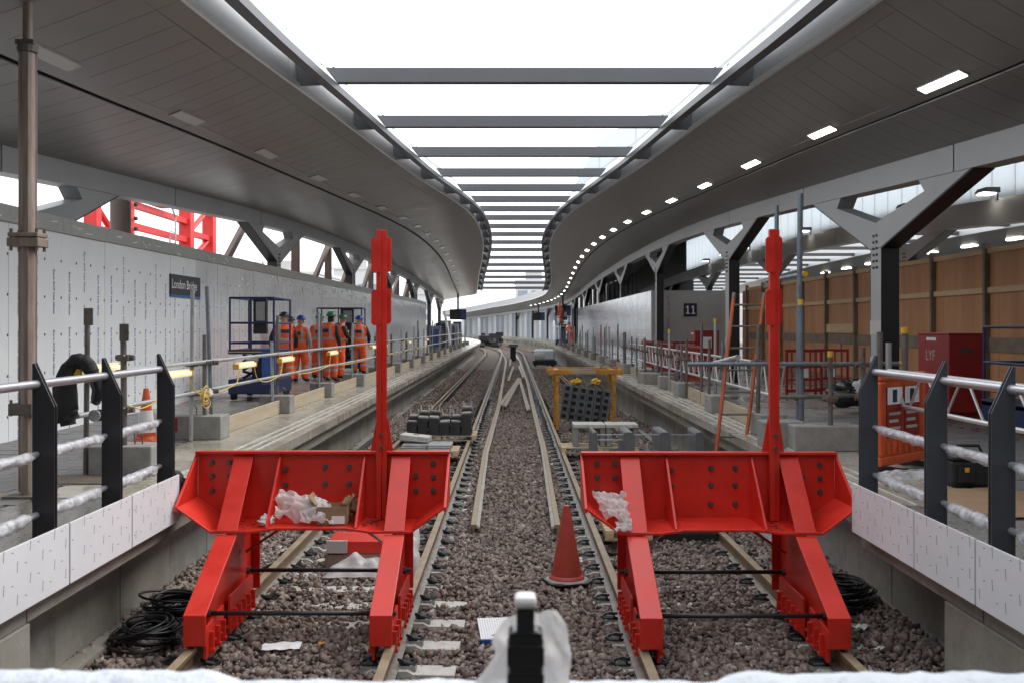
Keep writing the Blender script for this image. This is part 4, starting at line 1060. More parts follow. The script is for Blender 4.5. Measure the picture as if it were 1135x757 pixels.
# foreground rail wrapped in white foam, with the taped black post in front of it
t = thing('wrapped_rail', (0, 1.55, 1.86), 'white foam-wrapped rail across the bottom edge, out of focus', 'railing')
mb = MB(); mb.tube((-1.4, 1.55, 1.838), (1.4, 1.55, 1.830), 0.02, 12); mb.build('rail_tube', M['steeltube'], t, smooth=True)
mb = MB(); rings = []
for i in range(161):
    u = i/160; X = -1.35 + 2.7*u; ring = []
    big = 0.040 + 0.013*(max(0, min(1, (-0.45 - X)*30 + .5)) + max(0, min(1, (X - 0.34)*30 + .5)))
    for j in range(14):
        a = 2*PI*j/14; k = big*(1 + 0.12*mnoise.noise((X*22, math.cos(a), math.sin(a))) + 0.10*abs(mnoise.noise((X*60, a, 2)))); ring.append(Vector((X, 1.55 + math.cos(a)*k, 1.838 - 0.006*u + math.sin(a)*k)))
    rings.append(ring)
mb.rings(rings); mb.build('foam_wrap', M['wrapw'], t, smooth=True)
t = thing('taped_post', (0.022, 1.45, 1.6), 'black taped post with a white cap at the bottom centre, out of focus', 'post')
mb = MB(); mb.box(-0.006, 0.044, 1.43, 1.47, 1.4, 1.99); mb.build('post_body', M['gloss'], t, bevel=0.006)
mb = MB(); mb.box(0.006, 0.032, 1.435, 1.465, 1.985, 2.022); mb.build('neck', M['black'], t, bevel=0.004)
mb = MB(); mb.box(0.003, 0.035, 1.430, 1.470, 2.0225, 2.040); mb.build('cap', M['white'], t, bevel=0.007)
for i in range(9):
    mb = MB(); z = 1.58 + 0.045*i; mb.box(-0.008, 0.046, 1.428, 1.472, z, z + 0.030 + 0.006*(i % 2)); mb.build('tape_turn', M['gloss'] if i % 3 else M['black'], t, bevel=0.003)
zs_ = [1.80, 1.88, 1.91, 1.935, 1.96, 1.985, 2.005]
lft = [-0.10, -0.066, -0.045, -0.025, -0.032, -0.015, 0.0]; rgt = [0.10, 0.088, 0.086, 0.089, 0.084, 0.081, 0.062]
mb = MB()
def bagf(u, v):
    z = 1.80 + 0.20*v - 0.022*max(0, 0.35 - u)*2 + 0.006*mnoise.noise((u*5, 2, 1))
    a = np.interp(z, zs_, lft); b_ = np.interp(z, zs_, rgt)
    return Vector((a + (b_ - a)*u + 0.004*mnoise.noise((u*6, v*9, 4)), 1.50 + 0.035*mnoise.noise((u*4, v*4, 9)), z))
mb.grid(bagf, 30, 22); o = mb.build('plastic_sheet', M['bag'], smooth=True); o.data.transform(Matrix.Translation((-0.025, -1.5, -1.8))); o.location = (0.025, 1.5, 1.8)
setp(o, 'white plastic sheet tied round the black post at the bottom centre', 'plastic sheet')
# ================================================================== LEFT HOARDING
XH = -6.45
def hoarding():
    t = thing('hoarding_wall', (XH, 40, ZP), 'long grey film-covered hoarding along the back of the left platform', 'hoarding')
    Y = 5.2; i = 0
    tall = lambda y: 3.02 + 0.25*min(1, max(0, (y - 14)/50))
    tx = text_mesh('film_text', 'Euro ACP Lite Gloss', 0.074, M['inkb'], 0.0022)
    tg = text_mesh('film_text', 'Euro ACP Lite Gloss', 0.072, M['inkb'], 0.0014)
    g = random.Random(5)
    while Y < 74:
        w = 1.5 if Y < 45 else 3.0
        y2 = min(74, Y + w); h = tall(Y) - 0.22
        mm = M['hoard'] if Y < 19 else M['hoardl']
        mb = MB(); xo = 0.003*(i % 2)
        mb.box(XH - 0.04, XH + xo, Y + 0.004, y2 - 0.004, ZP, ZP + h); p = mb.build('film_panel', mm, t)
        hs = MB(); hs.box(XH - 0.05, XH + 0.03, Y + 0.002, y2 - 0.002, ZP + h + 0.002, ZP + h + 0.22); hd = hs.build('head_strip', M['cap'], t)
        if Y < 22:
            for k in range(3):                 # loose crinkled tape along the head strip, its glints painted white
                mb = MB(); yy = Y + g.uniform(0.1, w - 0.3); a = g.uniform(-.5, .2)
                mb.cbox((XH + 0.034, yy, ZP + h + 0.02 + g.uniform(0, .12)), (0.006, g.uniform(.1, .3), 0.012), M=Matrix.Rotation(a, 3, 'X')); mb.build('tape', M['tape'], hd)
        if 22 < Y < 60:
            for k in range(7):
                mb = MB(); yy = Y + g.uniform(0.1, w - 0.1)
                mb.cbox((XH + 0.012, yy, ZP + h - g.uniform(0.0, .55)), (0.012, g.uniform(.08, .25), g.uniform(.012, .04)), M=Matrix.Rotation(g.uniform(-.6, .4), 3, 'X')); mb.build('crinkle_glint', M['tape'], p)  # white slivers paint bright glints on the crinkles of the film
        if Y < 31:
            for c in range(3):
                yy = Y + 0.25 + 0.5*c
                for r in range(4):
                    z = ZP + 0.30 + 0.82*r + (0.36 if c % 2 else 0.0) + g.uniform(-.03, .03)
                    if z + 0.40 > ZP + h: continue
                    o = text_part('film_text', tx if c % 2 == 0 or Y < 9 else tg, p, (XH + xo + 0.0015, yy, z), (0, 0, 0))
                    o.rotation_euler = Matrix(((0, 0, 1), (0, 1, 0), (-1, 0, 0))).to_euler() if False else Matrix(((0, 0, 1), (0, 1, 0), (-1, 0, 0))).to_euler()
                for r in range(5):
                    mk = MB(); z = ZP + 0.3 + 0.52*r; mk.box(XH + xo, XH + xo + 0.0015, yy + 0.21, yy + 0.245, z, z + 0.035); mk.build('film_mark', M['ink'], p)
        Y = y2; i += 1
    mb = MB(); mb.box(XH - 0.9, XH - 0.002, 73.9, 74.0, ZP, ZP + 3.2); mb.build('end_board', M['hoardm'], t)
    return t
hoarding()
# station name sign
a, b = P(188, 305, -XH*F/(VX - 188)), P(220, 308, -XH*F/(VX - 220))
t = thing('station_sign', (XH + 0.03, 19.5, 3.2), 'charcoal London Bridge station sign with a blue bar on the left hoarding', 'sign')
mb = MB(); mb.box(XH + 0.006, XH + 0.03, 18.65, 20.42, 3.03, 3.42); mb.build('sign_board', M['sign'], t)
mb = MB(); mb.box(XH + 0.006, XH + 0.031, 18.65, 20.42, 2.99, 3.028); mb.build('blue_bar', M['bluebar'], t)
text_part('sign_text', text_mesh('sign_text', 'London Bridge', 0.25, M['inkw']), t, (XH + 0.0325, 19.45, 3.23), Matrix(((0, 0, 1), (1, 0, 0), (0, 1, 0))).to_euler())

# ================================================================== SCAFFOLD TUBES, BLOCKS, KERB BOARDS
def tube_obj(name, p0, p1, r, m, label, cat, group=None, caps=None, couplers=(), plate=False):
    p0, p1 = Vector(p0), Vector(p1)
    t = thing(name, p0, label, cat, group)
    mb = MB(); mb.tube(p0, p1, r, 10); mb.build('tube', m, t, smooth=40)
    if caps:
        e = p1; d = (p1 - p0).normalized(); mb = MB(); mb.tube(e - d*0.04, e + d*0.03, r*1.22, 10); mb.build('end_cap', caps, t, smooth=40)
    for z in couplers:
        mb = MB(); c = Vector((p0.x, p0.y, z)); mb.cbox(c, (0.10, 0.09, 0.065)); mb.tube(c + Vector((0.02, -0.1, 0.02)), c + Vector((0.02, 0.08, 0.02)), 0.014, 6); mb.tube(c + Vector((-0.09, 0.02, 0)), c + Vector((0.09, 0.02, 0)), 0.028, 8); mb.build('coupler', M['coupler'], t)
    if plate:
        mb = MB(); mb.cbox(p1 + Vector((0.02, -0.03, -0.06)), (0.09, 0.012, 0.17)); mb.build('end_plate', M['tubed'], t)
        for dz in (-0.1, -0.02):
            mb = MB(); mb.tube(p1 + Vector((0.02, -0.036, dz)), p1 + Vector((0.02, -0.055, dz)), 0.013, 6); mb.build('bolt', M['coupler'], t)
    return t
def block(c, sz, label, group=None, rz=0.0, hooks=False, redend=False):
    t = thing('concrete_block', (c[0], c[1], ZP), label, 'concrete block', group, rz)
    mb = MB(); mb.box(-sz[0]/2, sz[0]/2, -sz[1]/2, sz[1]/2, 0.0, sz[2]); mb.build('block_body', M['conc2'], t, local=True, bevel=0.015)
    if hooks:
        for x in (-0.12, 0.08):
            mb = MB(); mb.path([(x, 0, sz[2] - 0.02), (x - 0.01, 0, sz[2] + 0.10), (x + 0.03, 0, sz[2] + 0.13), (x + 0.07, 0, sz[2] + 0.10), (x + 0.07, 0, sz[2] - 0.02)], 0.008, 6); mb.build('lifting_loop', M['coupler'], t, local=True)
    if redend:
        mb = MB(); mb.box(-sz[0]/2 - 0.003, -sz[0]/2 + 0.10, -sz[1]/2 - 0.003, -sz[1]/2 + 0.05, sz[2]*0.35, sz[2] - 0.02); mb.build('red_mark', M['redp'], t, local=True)
    return t
XS = -4.08
tube_obj('scaffold_post', (-4.24, 9.86, ZP), (-4.22, 9.86, 2.585), 0.026, M['tubed'], 'tall scaffold post with a bolted end plate behind the left railing, nearer one', 'scaffold post', None, None, (1.97,), True)
tube_obj('scaffold_post', (-3.88, 9.92, ZP + .2), (-3.89, 9.92, 2.43), 0.030, M['tubed'], 'scaffold post with end plate standing in the concrete block behind the left railing', 'scaffold post', None, None, (1.97, 1.6, 2.12), True)
tube_obj('scaffold_post', (-4.12, 12.72, ZP + .02), (-4.1, 12.72, 2.90), 0.026, M['galv'], 'tall scaffold tube at the red-marked concrete block, front one of three', 'scaffold post', None, None, (1.95, 1.57))
tube_obj('scaffold_post', (-4.05, 13.05, ZP + .3), (-4.05, 13.05, 2.32), 0.026, M['tubed'], 'short scaffold tube between two taller tubes at the red-marked block', 'scaffold post', None, None, (1.95,))
tube_obj('scaffold_post', (-4.02, 13.25, ZP + .3), (-4.08, 13.25, 2.96), 0.026, M['tubeblue'], 'tall dark scaffold tube at the red-marked block, rear one of three', 'scaffold post', None, None, (1.95, 1.57))
block((-3.88, 10.0), (0.62, 0.42, 0.29), 'concrete block with lifting loops behind the middle post of the left railing', None, 0.02, True)
block((-4.12, 13.1), (0.66, 0.42, 0.31), 'concrete block with a red painted end on the left platform', None, 0.0, True, True)
gl = random.Random(11)
bl = [17.0, 20.8, 24.7, 28.6, 32.0, 36, 40, 44.2, 48.5, 53, 58, 63, 68, 74, 80]
xs_l = lambda Y: XS + 0.012*(Y - 13) if Y < 40 else -3.76
for i, Y in enumerate(bl):
    x = xs_l(Y)
    lab = ['concrete kerb block in front of the first blue scissor lift', 'concrete kerb block by the workers in green helmets', 'concrete kerb block by the worker standing alone in a blue helmet'][i] if i < 3 else nth(i + 1, 'kerb block from the red-marked block along the left platform')
    block((x, Y), (0.46 if i % 2 else 0.52, 0.36, 0.30), lab, 'kerb blocks along the left platform', gl.uniform(-.05, .05), i < 2)
    prev = 13.3 if i == 0 else bl[i-1] + 0.2
    if Y < 60:
        t = thing('kerb_board', (x + 0.06, (prev + Y)/2, ZP), ['pale timber kerb board running from the red-marked block', 'pale timber kerb board in front of the group of workers'][i] if i < 2 else nth(i, 'pale timber kerb board from the camera along the left platform'), 'timber board', 'kerb boards along the left platform')
        mb = MB(); mb.box(x + 0.05, x + 0.09, prev + 0.03, Y - 0.19, ZP + 0.003, ZP + 0.225); mb.build('plank', M['board'], t, bevel=0.004)
posts_l = []
for i, Y in enumerate(bl):
    x = xs_l(Y)
    posts_l += [(x - 0.02, Y - 0.22, gl.uniform(2.15, 2.75)), (x - 0.06, Y + 0.25, gl.uniform(1.95, 2.55))]
    if i < 2: posts_l.append((x - 0.12, Y + 0.5, 2.62))
    if i > 3: posts_l.append((x, Y - 2.0, gl.uniform(2.0, 2.7)))
for i, (x, y, zt) in enumerate(posts_l):
    lab = ('distant scaffold post in the receding row along the left platform' if i > 20 else nth(i, 'scaffold post from the first lift along the left platform')) if i > 5 else ['scaffold post standing before the first blue scissor lift', 'scaffold post just right of the first lift post', 'tall pale scaffold post in front of the first blue scissor lift', 'scaffold post before the workers in green helmets', 'second scaffold post before the workers in green helmets', 'third scaffold post before the workers in green helmets'][i]
    tube_obj('scaffold_post', (x + cxo(y), y, ZP), (x + cxo(y) + gl.uniform(-.02, .02), y, zt), 0.026, [M['galv'], M['tubed'], M['tubed']][i % 3], lab, 'scaffold post', 'scaffold posts along the left platform', None, (1.96, 1.58) if y < 40 else ())
ends = [9.4, 15.6, 21.8, 28.0, 34.2, 40.4, 48, 56, 64, 74]
for zt, nm in ((1.968, 'upper'), (1.585, 'lower')):
    for i in range(len(ends) - 1):
        a, b = ends[i], ends[i+1]
        lab = f'{nm} scaffold rail tube along the left platform, nearest length' if i == 0 else nth(i, f'length of the {nm} scaffold rail tube along the left platform')
        dz = 0.002*(i % 2) + gl.uniform(-.01, .01)
        tube_obj('scaffold_rail', (xs_l(a) + 0.045, a - .1, zt + dz), (xs_l(b) + 0.045, b + .1, zt + dz), 0.0255 if nm == 'upper' else 0.0245, M['galv'], lab, 'scaffold rail', f'{nm} rails along the left platform')
# festoon lamps and their yellow cable
lampy = [9.75, 11.9, 14.85, 17.4, 21.6, 27.5, 29.6, 36, 43]
llab = ['cream site lamp strapped to the posts beside the black jacket', 'cream site lamp hanging on the left rail before the three tall tubes', 'cream site lamp below the first blue scissor lift', 'cream site lamp in front of the worker with dark helmet', 'cream site lamp in front of the workers in green helmets', 'cream site lamp left of the left red post', 'cream site lamp right of the left red post', 'distant cream site lamp on the left rail', 'farthest cream site lamp on the left rail']
for i, y in enumerate(lampy):
    x = xs_l(y) + 0.06; z = 1.86 if i else 2.02
    t = thing('site_lamp', (x, y, z), llab[i], 'site lamp', 'cream lamps along the left scaffold rail')
    mb = MB(); mb.box(x - 0.042, x + 0.042, y - 0.48, y + 0.48, z - 0.045, z + 0.022); mb.build('diffuser', M['lampbody'], t, bevel=0.02)
    mb = MB(); mb.box(x - 0.045, x + 0.045, y - 0.52, y - 0.482, z - 0.047, z + 0.03); mb.build('end_cap', M['yellow'], t, bevel=0.01)
    mb = MB(); mb.box(x - 0.045, x + 0.045, y + 0.482, y + 0.52, z - 0.047, z + 0.03); mb.build('end_cap', M['yellow'], t, bevel=0.01)
    mb = MB(); mb.box(x - 0.03, x + 0.03, y - 0.4, y + 0.4, z + 0.0225, z + 0.045); mb.build('housing', M['lampbody'], t)
for i in range(len(lampy) - 1):
    a, b = lampy[i], lampy[i+1]; xa, xb = xs_l(a) + 0.09, xs_l(b) + 0.09; m = (a + b)/2
    cable([(xa, a + .37, 1.86), (xa + .01, a + .5, 1.66), (xa + 0.02, a + .8, 1.57), ((xa + xb)/2, m, 1.55), (xb, b - .7, 1.60), (xb, b - .5, 1.68), (xb, b - .37, 1.86)], 0.008, M['cable'], 'yellow cable looping along the lower left scaffold rail', 'yellow cables on the left rail')
g = random.Random(2)
mb = MB()
for k in range(7):
    r = g.uniform(.05, .11); c = Vector((-4.0 + g.uniform(-.04, .04), 12.85, 1.55 + g.uniform(-.07, .05)))
    mb.path([c + Vector((g.uniform(-.02, .02), r*1.2*math.cos(q), r*math.sin(q))) for q in [2*PI*i/14 for i in range(15)]], 0.007, 5, caps=False)
o = mb.build('cable_tangle', M['cable']); o.data.transform(Matrix.Translation((4.0, -12.85, -1.55))); o.location = (-4.0, 12.85, 1.55)
setp(o, 'tangle of yellow cable knotted on the rail at the three tall tubes', 'cable')
mb = blob((0, 0, 0), (0.05, 0.07, 0.05), 4, 0.5); o = mb.build('tape_knot', M['bag']); o.location = (-3.98, 13.0, 1.56); setp(o, 'white rag tied round the rail within the yellow cable tangle', 'rag')

# the thick prop at the left edge
t = thing('scaffold_prop', (-4.2, 8.6, ZP), 'tall rust-streaked scaffold prop at the left edge reaching the soffit', 'prop')
px, py = -4.2, 8.6
mb = MB(); mb.tube((px, py, ZP + 0.02), (px, py, 4.83), 0.062, 16); mb.build('outer_tube', M['rusttube'], t, smooth=40)
for a in range(4):
    mb = MB(); c = Vector((px + 0.066*math.cos(a*PI/2 + .5), py + 0.066*math.sin(a*PI/2 + .5), 0)); mb.tube(c + Vector((0, 0, ZP + .05)), c + Vector((0, 0, 4.8)), 0.008, 6); mb.build('rib', M['rusttube'], t)
mb = MB(); mb.tube((px, py, 4.83), (px, py, 5.75), 0.042, 14); mb.build('inner_tube', M['rusttube'], t, smooth=40)
mb = MB(); mb.tube((px, py, 4.80), (px, py, 4.86), 0.085, 14); mb.cbox((px, py - .05, 4.88), (0.16, 0.03, 0.04)); mb.build('collar', M['coupler'], t)
mb = MB(); mb.box(px - 0.135, px + 0.135, py - 0.10, py + 0.10, 3.115, 3.19); mb.box(px - 0.13, px + 0.13, py - 0.095, py + 0.095, 3.20, 3.235); mb.build('joint_plate', M['rusttube'], t, bevel=0.006)
for q in (-1, 1):
    for w_ in (-1, 1):
        mb = MB(); mb.tube((px + q*.11, py + w_*.07, 3.08), (px + q*.11, py + w_*.07, 3.27), 0.013, 6); mb.build('bolt', M['coupler'], t)
mb = MB(); mb.cbox((px - .02, py - .03, 1.72), (0.20, 0.14, 0.10)); mb.tube((px - .12, py - .05, 1.66), (px - .12, py - .05, 1.80), 0.012, 6); mb.build('lower_clamp', M['coupler'], t)
mb = MB(); mb.box(px - 0.15, px + 0.15, py - 0.15, py + 0.15, ZP + 0.004, ZP + 0.022); mb.build('base_plate', M['coupler'], t)
t = thing('timber_sole', (px, py, ZP), 'worn timber sole board under the rust-streaked prop', 'timber board')
mb = MB(); mb.box(px - 0.6, px + 0.22, py - 0.13, py + 0.13, ZP - 0.02, ZP + 0.0035); mb.build('plank', M['studm'], t)
# manhole grating on the left platform
t = thing('drain_grating', (-4.05, 9.6, ZP), 'patterned metal drain cover set in the left platform behind the railing', 'drain cover')
mb = MB(); mb.box(-4.55, -3.72, 9.25, 9.75, ZP + 0.004, ZP + 0.010); mb.build('cover_plate', M['tubed'], t)
mb = MB()
for i in range(20):
    for j in range(12): mb.cbox((-4.52 + 0.041*i, 9.28 + 0.041*j, ZP + 0.012), (0.022, 0.011, 0.006), (PI/4 if (i + j) % 2 else -PI/4))
mb.build('chequer_pattern', M['studm'], t, kind='stuff')

# black jacket hung on the left post and rail
def jacket():
    t = thing('jacket', (-4.12, 9.25, 1.5), 'black jacket hanging over the scaffold rail behind the left railing', 'jacket')
    q = lambda x, y, Y=9.25: P(x, y, Y)
    def limb(pts, wd, dp, seed, name, m):
        rings = []; n = 14
        for i in range(n + 1):
            u = i/n*(len(pts) - 1); k = min(len(pts) - 2, int(u)); f = u - k
            p = pts[k].lerp(pts[k+1], f); w_ = wd[k] + (wd[k+1] - wd[k])*f; d_ = dp[k] + (dp[k+1] - dp[k])*f
            t_ = (pts[min(len(pts)-1, k+1)] - pts[k]).normalized(); sd = Vector((0, 1, 0)).cross(t_).normalized()
            rings.append([p + sd*(w_*math.cos(a)*(1 + 0.16*mnoise.noise((i*.35 + seed, math.cos(a)*2, math.sin(a)*2)))) + Vector((0, 1, 0))*(d_*math.sin(a)*(1 + 0.25*mnoise.noise((i*.3, a, seed)))) for a in [2*PI*j/18 for j in range(18)]])
        mb = MB(); mb.rings(rings, True); mb.build(name, m, t, smooth=True)
    limb([q(84, 401), q(74, 412), q(72, 430), q(72, 458), q(75, 464)], [.05, .09, .115, .125, .11], [.05, .06, .07, .06, .05], 1, 'body', M['cloth'])
    limb([q(76, 405), q(86, 399), q(96, 402), q(103, 414)], [.05, .07, .075, .06], [.06, .07, .07, .06], 4, 'collar', M['cloth'])
    limb([q(98, 404), q(104, 416), q(108, 432), q(106, 444), q(104, 447)], [.05, .055, .05, .05, .03], [.045, .05, .045, .045, .03], 7, 'sleeve', M['gloss'])
    limb([q(74, 460), q(75, 466), q(76, 471)], [.085, .075, .07], [.05, .05, .045], 9, 'hanging_cuff', M['cloth'])
jacket()
t = thing('pipe_clamp', (-3.93, 9.35, 1.59), 'short tube end with a ring clamp on the lower left rail', 'clamp')
for k in range(3):
    mb = MB(); mb.lathe([(0.036, -0.012), (0.056, -0.012), (0.056, 0.012), (0.036, 0.012)], (0, 0, 0), 16)
    o = mb.build('ring', M['gloss'] if k else M['galv'], t, local=True); o.location = (-0.02 + 0.01*k, 0.03 + 0.035*k, 0); o.rotation_euler = (PI/2, 0, 0)

# ================================================================== PEOPLE
def person(loc, rz, label, helmet, sleeve, pose, h=1.78, hood=False):
    """one continuous skinned body; helmet, vest as children.  Faces -Y at rz = 0."""
    V, E, RAD = [], [], []
    def v(p, r, par=None):
        V.append(Vector(p)); RAD.append(r if isinstance(r, tuple) else (r, r)); i = len(V) - 1
        if par is not None: E.append((par, i))
        return i
    lean = pose.get('lean', 0.0); tx = pose.get('twist', 0)
    pel = v((0, 0, 0.95), (0.165, 0.125)); w1 = v((0, -lean*.3, 1.12), (0.165, 0.12), pel); ch = v((0, -lean*.75, 1.34), (0.185, 0.13), w1); sh = v((0, -lean, 1.46), (0.12, 0.095), ch)
    nk = v((0, -lean*1.15 - .01, 1.53), 0.058, sh); hd0 = v((0, -lean*1.3 - .03, 1.60), (0.072, 0.085), nk); hd1 = v((0, -lean*1.3 - .03, 1.70), (0.075, 0.092), hd0); hd2 = v((0, -lean*1.3 - .02, 1.765), 0.05, hd1)
    hands = []
    for s, key in ((-1, 'L'), (1, 'R')):
        a = pose.get(key, (0.25, 0.02, 1.16, 0.24, -0.06, 0.92))
        S_ = v((s*0.165, -lean, 1.435), 0.072, sh); e = v((s*a[0], a[1] - lean*.6, a[2]), 0.056, S_); q = v((s*a[3], a[4] - lean*.6, a[5]), 0.040, e)
        d_ = (V[q] - V[e]).normalized(); hp = V[q] + d_*0.07; hnd = v(hp, (0.034, 0.022), q); hands.append((hp, d_, s))
        st_ = pose.get('st' + key, 0.0)
        hip = v((s*0.095, 0, 0.86), 0.105, pel); kn = v((s*0.11, -0.02 + st_*.5, 0.50), 0.092, hip); an = v((s*0.12, 0.02 + st_, 0.12), 0.082, kn); ft = v((s*0.125, -0.03 + st_, 0.05), 0.05, an); to = v((s*0.14, -0.15 + st_, 0.04), 0.042, ft)
    me = bpy.data.meshes.new('person_body'); me.from_pydata([tuple(p) for p in V], E, [])
    o = bpy.data.objects.new('tmp', me); COL.objects.link(o)
    o.modifiers.new('s', 'SKIN'); sv = me.skin_vertices[0].data
    for i, r in enumerate(RAD): sv[i].radius = r
    sv[0].use_root = True
    sb = o.modifiers.new('u', 'SUBSURF'); sb.levels = 2; sb.render_levels = 2
    dg = bpy.context.evaluated_depsgraph_get(); nm = bpy.data.meshes.new_from_object(o.evaluated_get(dg)); bpy.data.objects.remove(o)
    bv = [tuple(p.co) for p in nm.vertices]; bf = [tuple(p.vertices) for p in nm.polygons]
    mb = MB(); mb.add(bv, bf)
    # fingers: five per hand, unequal and curled
    nbody = len(mb.f)
    for hp, d_, s in hands:
        base = hp + d_*0.03; side = Vector((0, 1, 0))
        for k, (off, ln) in enumerate(((-0.026, 0.055), (-0.009, 0.066), (0.009, 0.07), (0.025, 0.060))):
            p = base + side*off; mb.path([p - d_*0.02, p + d_*ln*.55, p + d_*ln*.85 + Vector((-s*0.02, 0, 0))], [0.010, 0.009, 0.007], 6)
        p = hp + side*(-0.03); mb.path([p - d_*0.01, p + Vector((0, -0.022, 0)) + d_*0.02, p + Vector((-s*.01, -0.026, 0)) + d_*0.05], [0.011, 0.010, 0.008], 6)
    # face: nose, ears, eyes as part of the body mesh
    fx = Vector((0, -lean*1.3 - .03, 1.645))
    mb.path([fx + Vector((0, -0.085, 0.025)), fx + Vector((0, -0.108, -0.012)), fx + Vector((0, -0.088, -0.02))], [0.008, 0.014, 0.012], 6)
    for s in (-1, 1): mb.lathe([(0.001, -0.03), (0.014, -0.02), (0.018, 0.01), (0.001, 0.03)], fx + Vector((s*0.078, 0.01, 0.0)), 8)
    for s in (-1, 1): mb.lathe([(0.001, -0.008), (0.010, 0.0), (0.001, 0.008)], fx + Vector((s*0.032, -0.084, 0.028)), 8)
    mb.path([fx + Vector((-0.024, -0.086, -0.045)), fx + Vector((0, -0.092, -0.045)), fx + Vector((0.024, -0.086, -0.045))], 0.006, 6)
    mats = [M['hivis'], M['skin'], sleeve, M['boot'], M['cloth']]
    for i, f in enumerate(mb.f):
        c = sum((Vector(mb.v[j]) for j in f), Vector()) / len(f)
        k = 0
        if i >= nbody: k = 1
        elif c.z > 1.545: k = 4 if hood and c.y > -lean*1.3 - 0.06 else 1
        elif c.z < 0.10: k = 3
        else:
            for ai in range(2):
                hp, d_, s = hands[ai]
                if (c - hp).length < 0.085: k = 1
            if k == 0 and c.z > 0.80 and abs(c.x) > 0.205 and c.z < 1.52: k = 2
            if k == 0 and c.z > 1.40 and abs(c.x) > 0.19: k = 2
            # forearms crossing in front
            if k == 0 and c.z > 0.85 and c.y < -0.19: k = 2
        mb.m[i] = k
    t = thing('person', loc, label, 'person', None, rz)
    b = mb.build('body', mats, t, local=True, smooth=True)
    # vest: a looser shell over the torso
    vs = MB()
    def tor(z):
        tab = [(0.80, 0.185, 0.145), (0.95, 0.188, 0.148), (1.12, 0.183, 0.142), (1.34, 0.200, 0.150), (1.43, 0.165, 0.12), (1.50, 0.085, 0.075)]
        zz = [q[0] for q in tab]; return np.interp(z, zz, [q[1] for q in tab]), np.interp(z, zz, [q[2] for q in tab])
    rings = []
    for i in range(15):
        z = 0.82 + (1.50 - 0.82)*i/14; rx, ry = tor(z); yo = -lean*np.interp(z, [0.95, 1.12, 1.34, 1.46], [0, .3, .75, 1])
        ring = []
        for j in range(22):
            a = 2*PI*j/22; k = 1 + 0.05*mnoise.noise((math.cos(a)*2, math.sin(a)*2, z*6 + rz)); ring.append(Vector((rx*k*math.cos(a), yo + ry*k*math.sin(a), z)))
        rings.append(ring)
    vs.rings(rings, False); vs.build('hivis_vest', M['hivis'], t, local=True, smooth=True)
    # back badge
    yb = -lean*0.8 + 0.153
    q = MB(); q.box(-0.085, 0.085, yb, yb + 0.008, 1.28, 1.37); q.build('back_patch', M['bluem'], t, local=True)
    # helmet with brim
    hc = Vector((0, -lean*1.3 - .03, 1.70))
    hm = MB(); hm.lathe([(0.118, 0.0), (0.120, 0.008), (0.108, 0.015), (0.104, 0.05), (0.085, 0.095), (0.05, 0.118), (0.001, 0.125)], hc, 20); hl = hm.build('helmet', helmet, t, local=True, smooth=50)
    br = MB(); br.prism([(hc.x + 0.125*math.sin(a)*0.9, hc.y - 0.125*math.cos(a)*1.25) for a in [(-70 + 14*i)*PI/180 for i in range(11)]], 'z', hc.z + 0.0, hc.z + 0.01); br.build('helmet_peak', helmet, hl, local=True)
    rg = MB(); rg.box(hc.x - 0.012, hc.x + 0.012, hc.y - 0.07, hc.y + 0.07, hc.z + 0.105, hc.z + 0.13); rg.build('helmet_ridge', helmet, hl, local=True)
    sc = h / 1.78
    t.scale = (sc*1.2, sc*1.16, sc)
    return t
BLK = M['cloth']; GRY = M['sleeveg']
def at(x, Y): return ((x - VX)/F*Y, Y, ZP + 0.003)
folded = (0.27, -0.08, 1.16, 0.05, -0.22, 1.16)
down = (0.25, 0.03, 1.15, 0.25, -0.03, 0.90)
person(at(315, 25.8), PI + 0.35, 'worker in orange with black sleeves and dark helmet, back turned, beside the first lift', M['helmk'], BLK, {'L': down, 'R': (0.27, 0.0, 1.16, 0.27, -0.08, 0.93), 'stL': 0.05}, 1.80)
person(at(322, 27.0), PI + 0.2, 'worker mostly hidden behind the one with the dark helmet', M['helmk'], BLK, {'L': folded, 'R': down}, 1.70)
person(at(333, 26.5), PI - 0.3, 'worker in orange with grey sleeves and a blue helmet, standing near the dark-helmeted one', M['helmb'], GRY, {'L': down, 'R': down, 'stR': 0.06}, 1.72)
person(at(366, 26.8), PI - 0.55, 'worker in orange with black sleeves, black hood and green helmet, front of the group', M['helmg'], BLK, {'L': down, 'R': (0.26, -0.03, 1.16, 0.22, -0.2, 1.02)}, 1.82, hood=True)
person(at(354.5, 28.2), PI + 0.1, 'worker with green helmet, left of the green-helmeted group, partly hidden', M['helmg'], M['hivis'], {'L': down, 'R': folded}, 1.78)
person(at(376, 28.0), PI - 1.0, 'worker with green helmet, right of the green-helmeted group, turned to the lift', M['helmg'], BLK, {'L': folded, 'R': folded, 'lean': 0.05}, 1.77)
person(at(398, 30.8), PI + 0.05, 'worker in orange with a blue helmet standing alone at the second lift', M['helmb'], BLK, {'L': (0.26, 0.0, 1.16, 0.24, -0.12, 0.95), 'R': down, 'stL': 0.04}, 1.76)
person((4.45, 75.0, ZP), PI + 0.4, 'worker in orange with a blue helmet leaning at the far right scaffold', M['helmb'], M['hivis'], {'L': folded, 'R': folded, 'lean': 0.22}, 1.75)
person((3.95, 80.0, 2.62), PI + 0.8, 'worker in orange standing high in the far right lift basket', M['hivis'], M['hivis'], {'L': (0.26, -0.1, 1.25, 0.2, -0.3, 1.35), 'R': down, 'lean': 0.1}, 1.75)

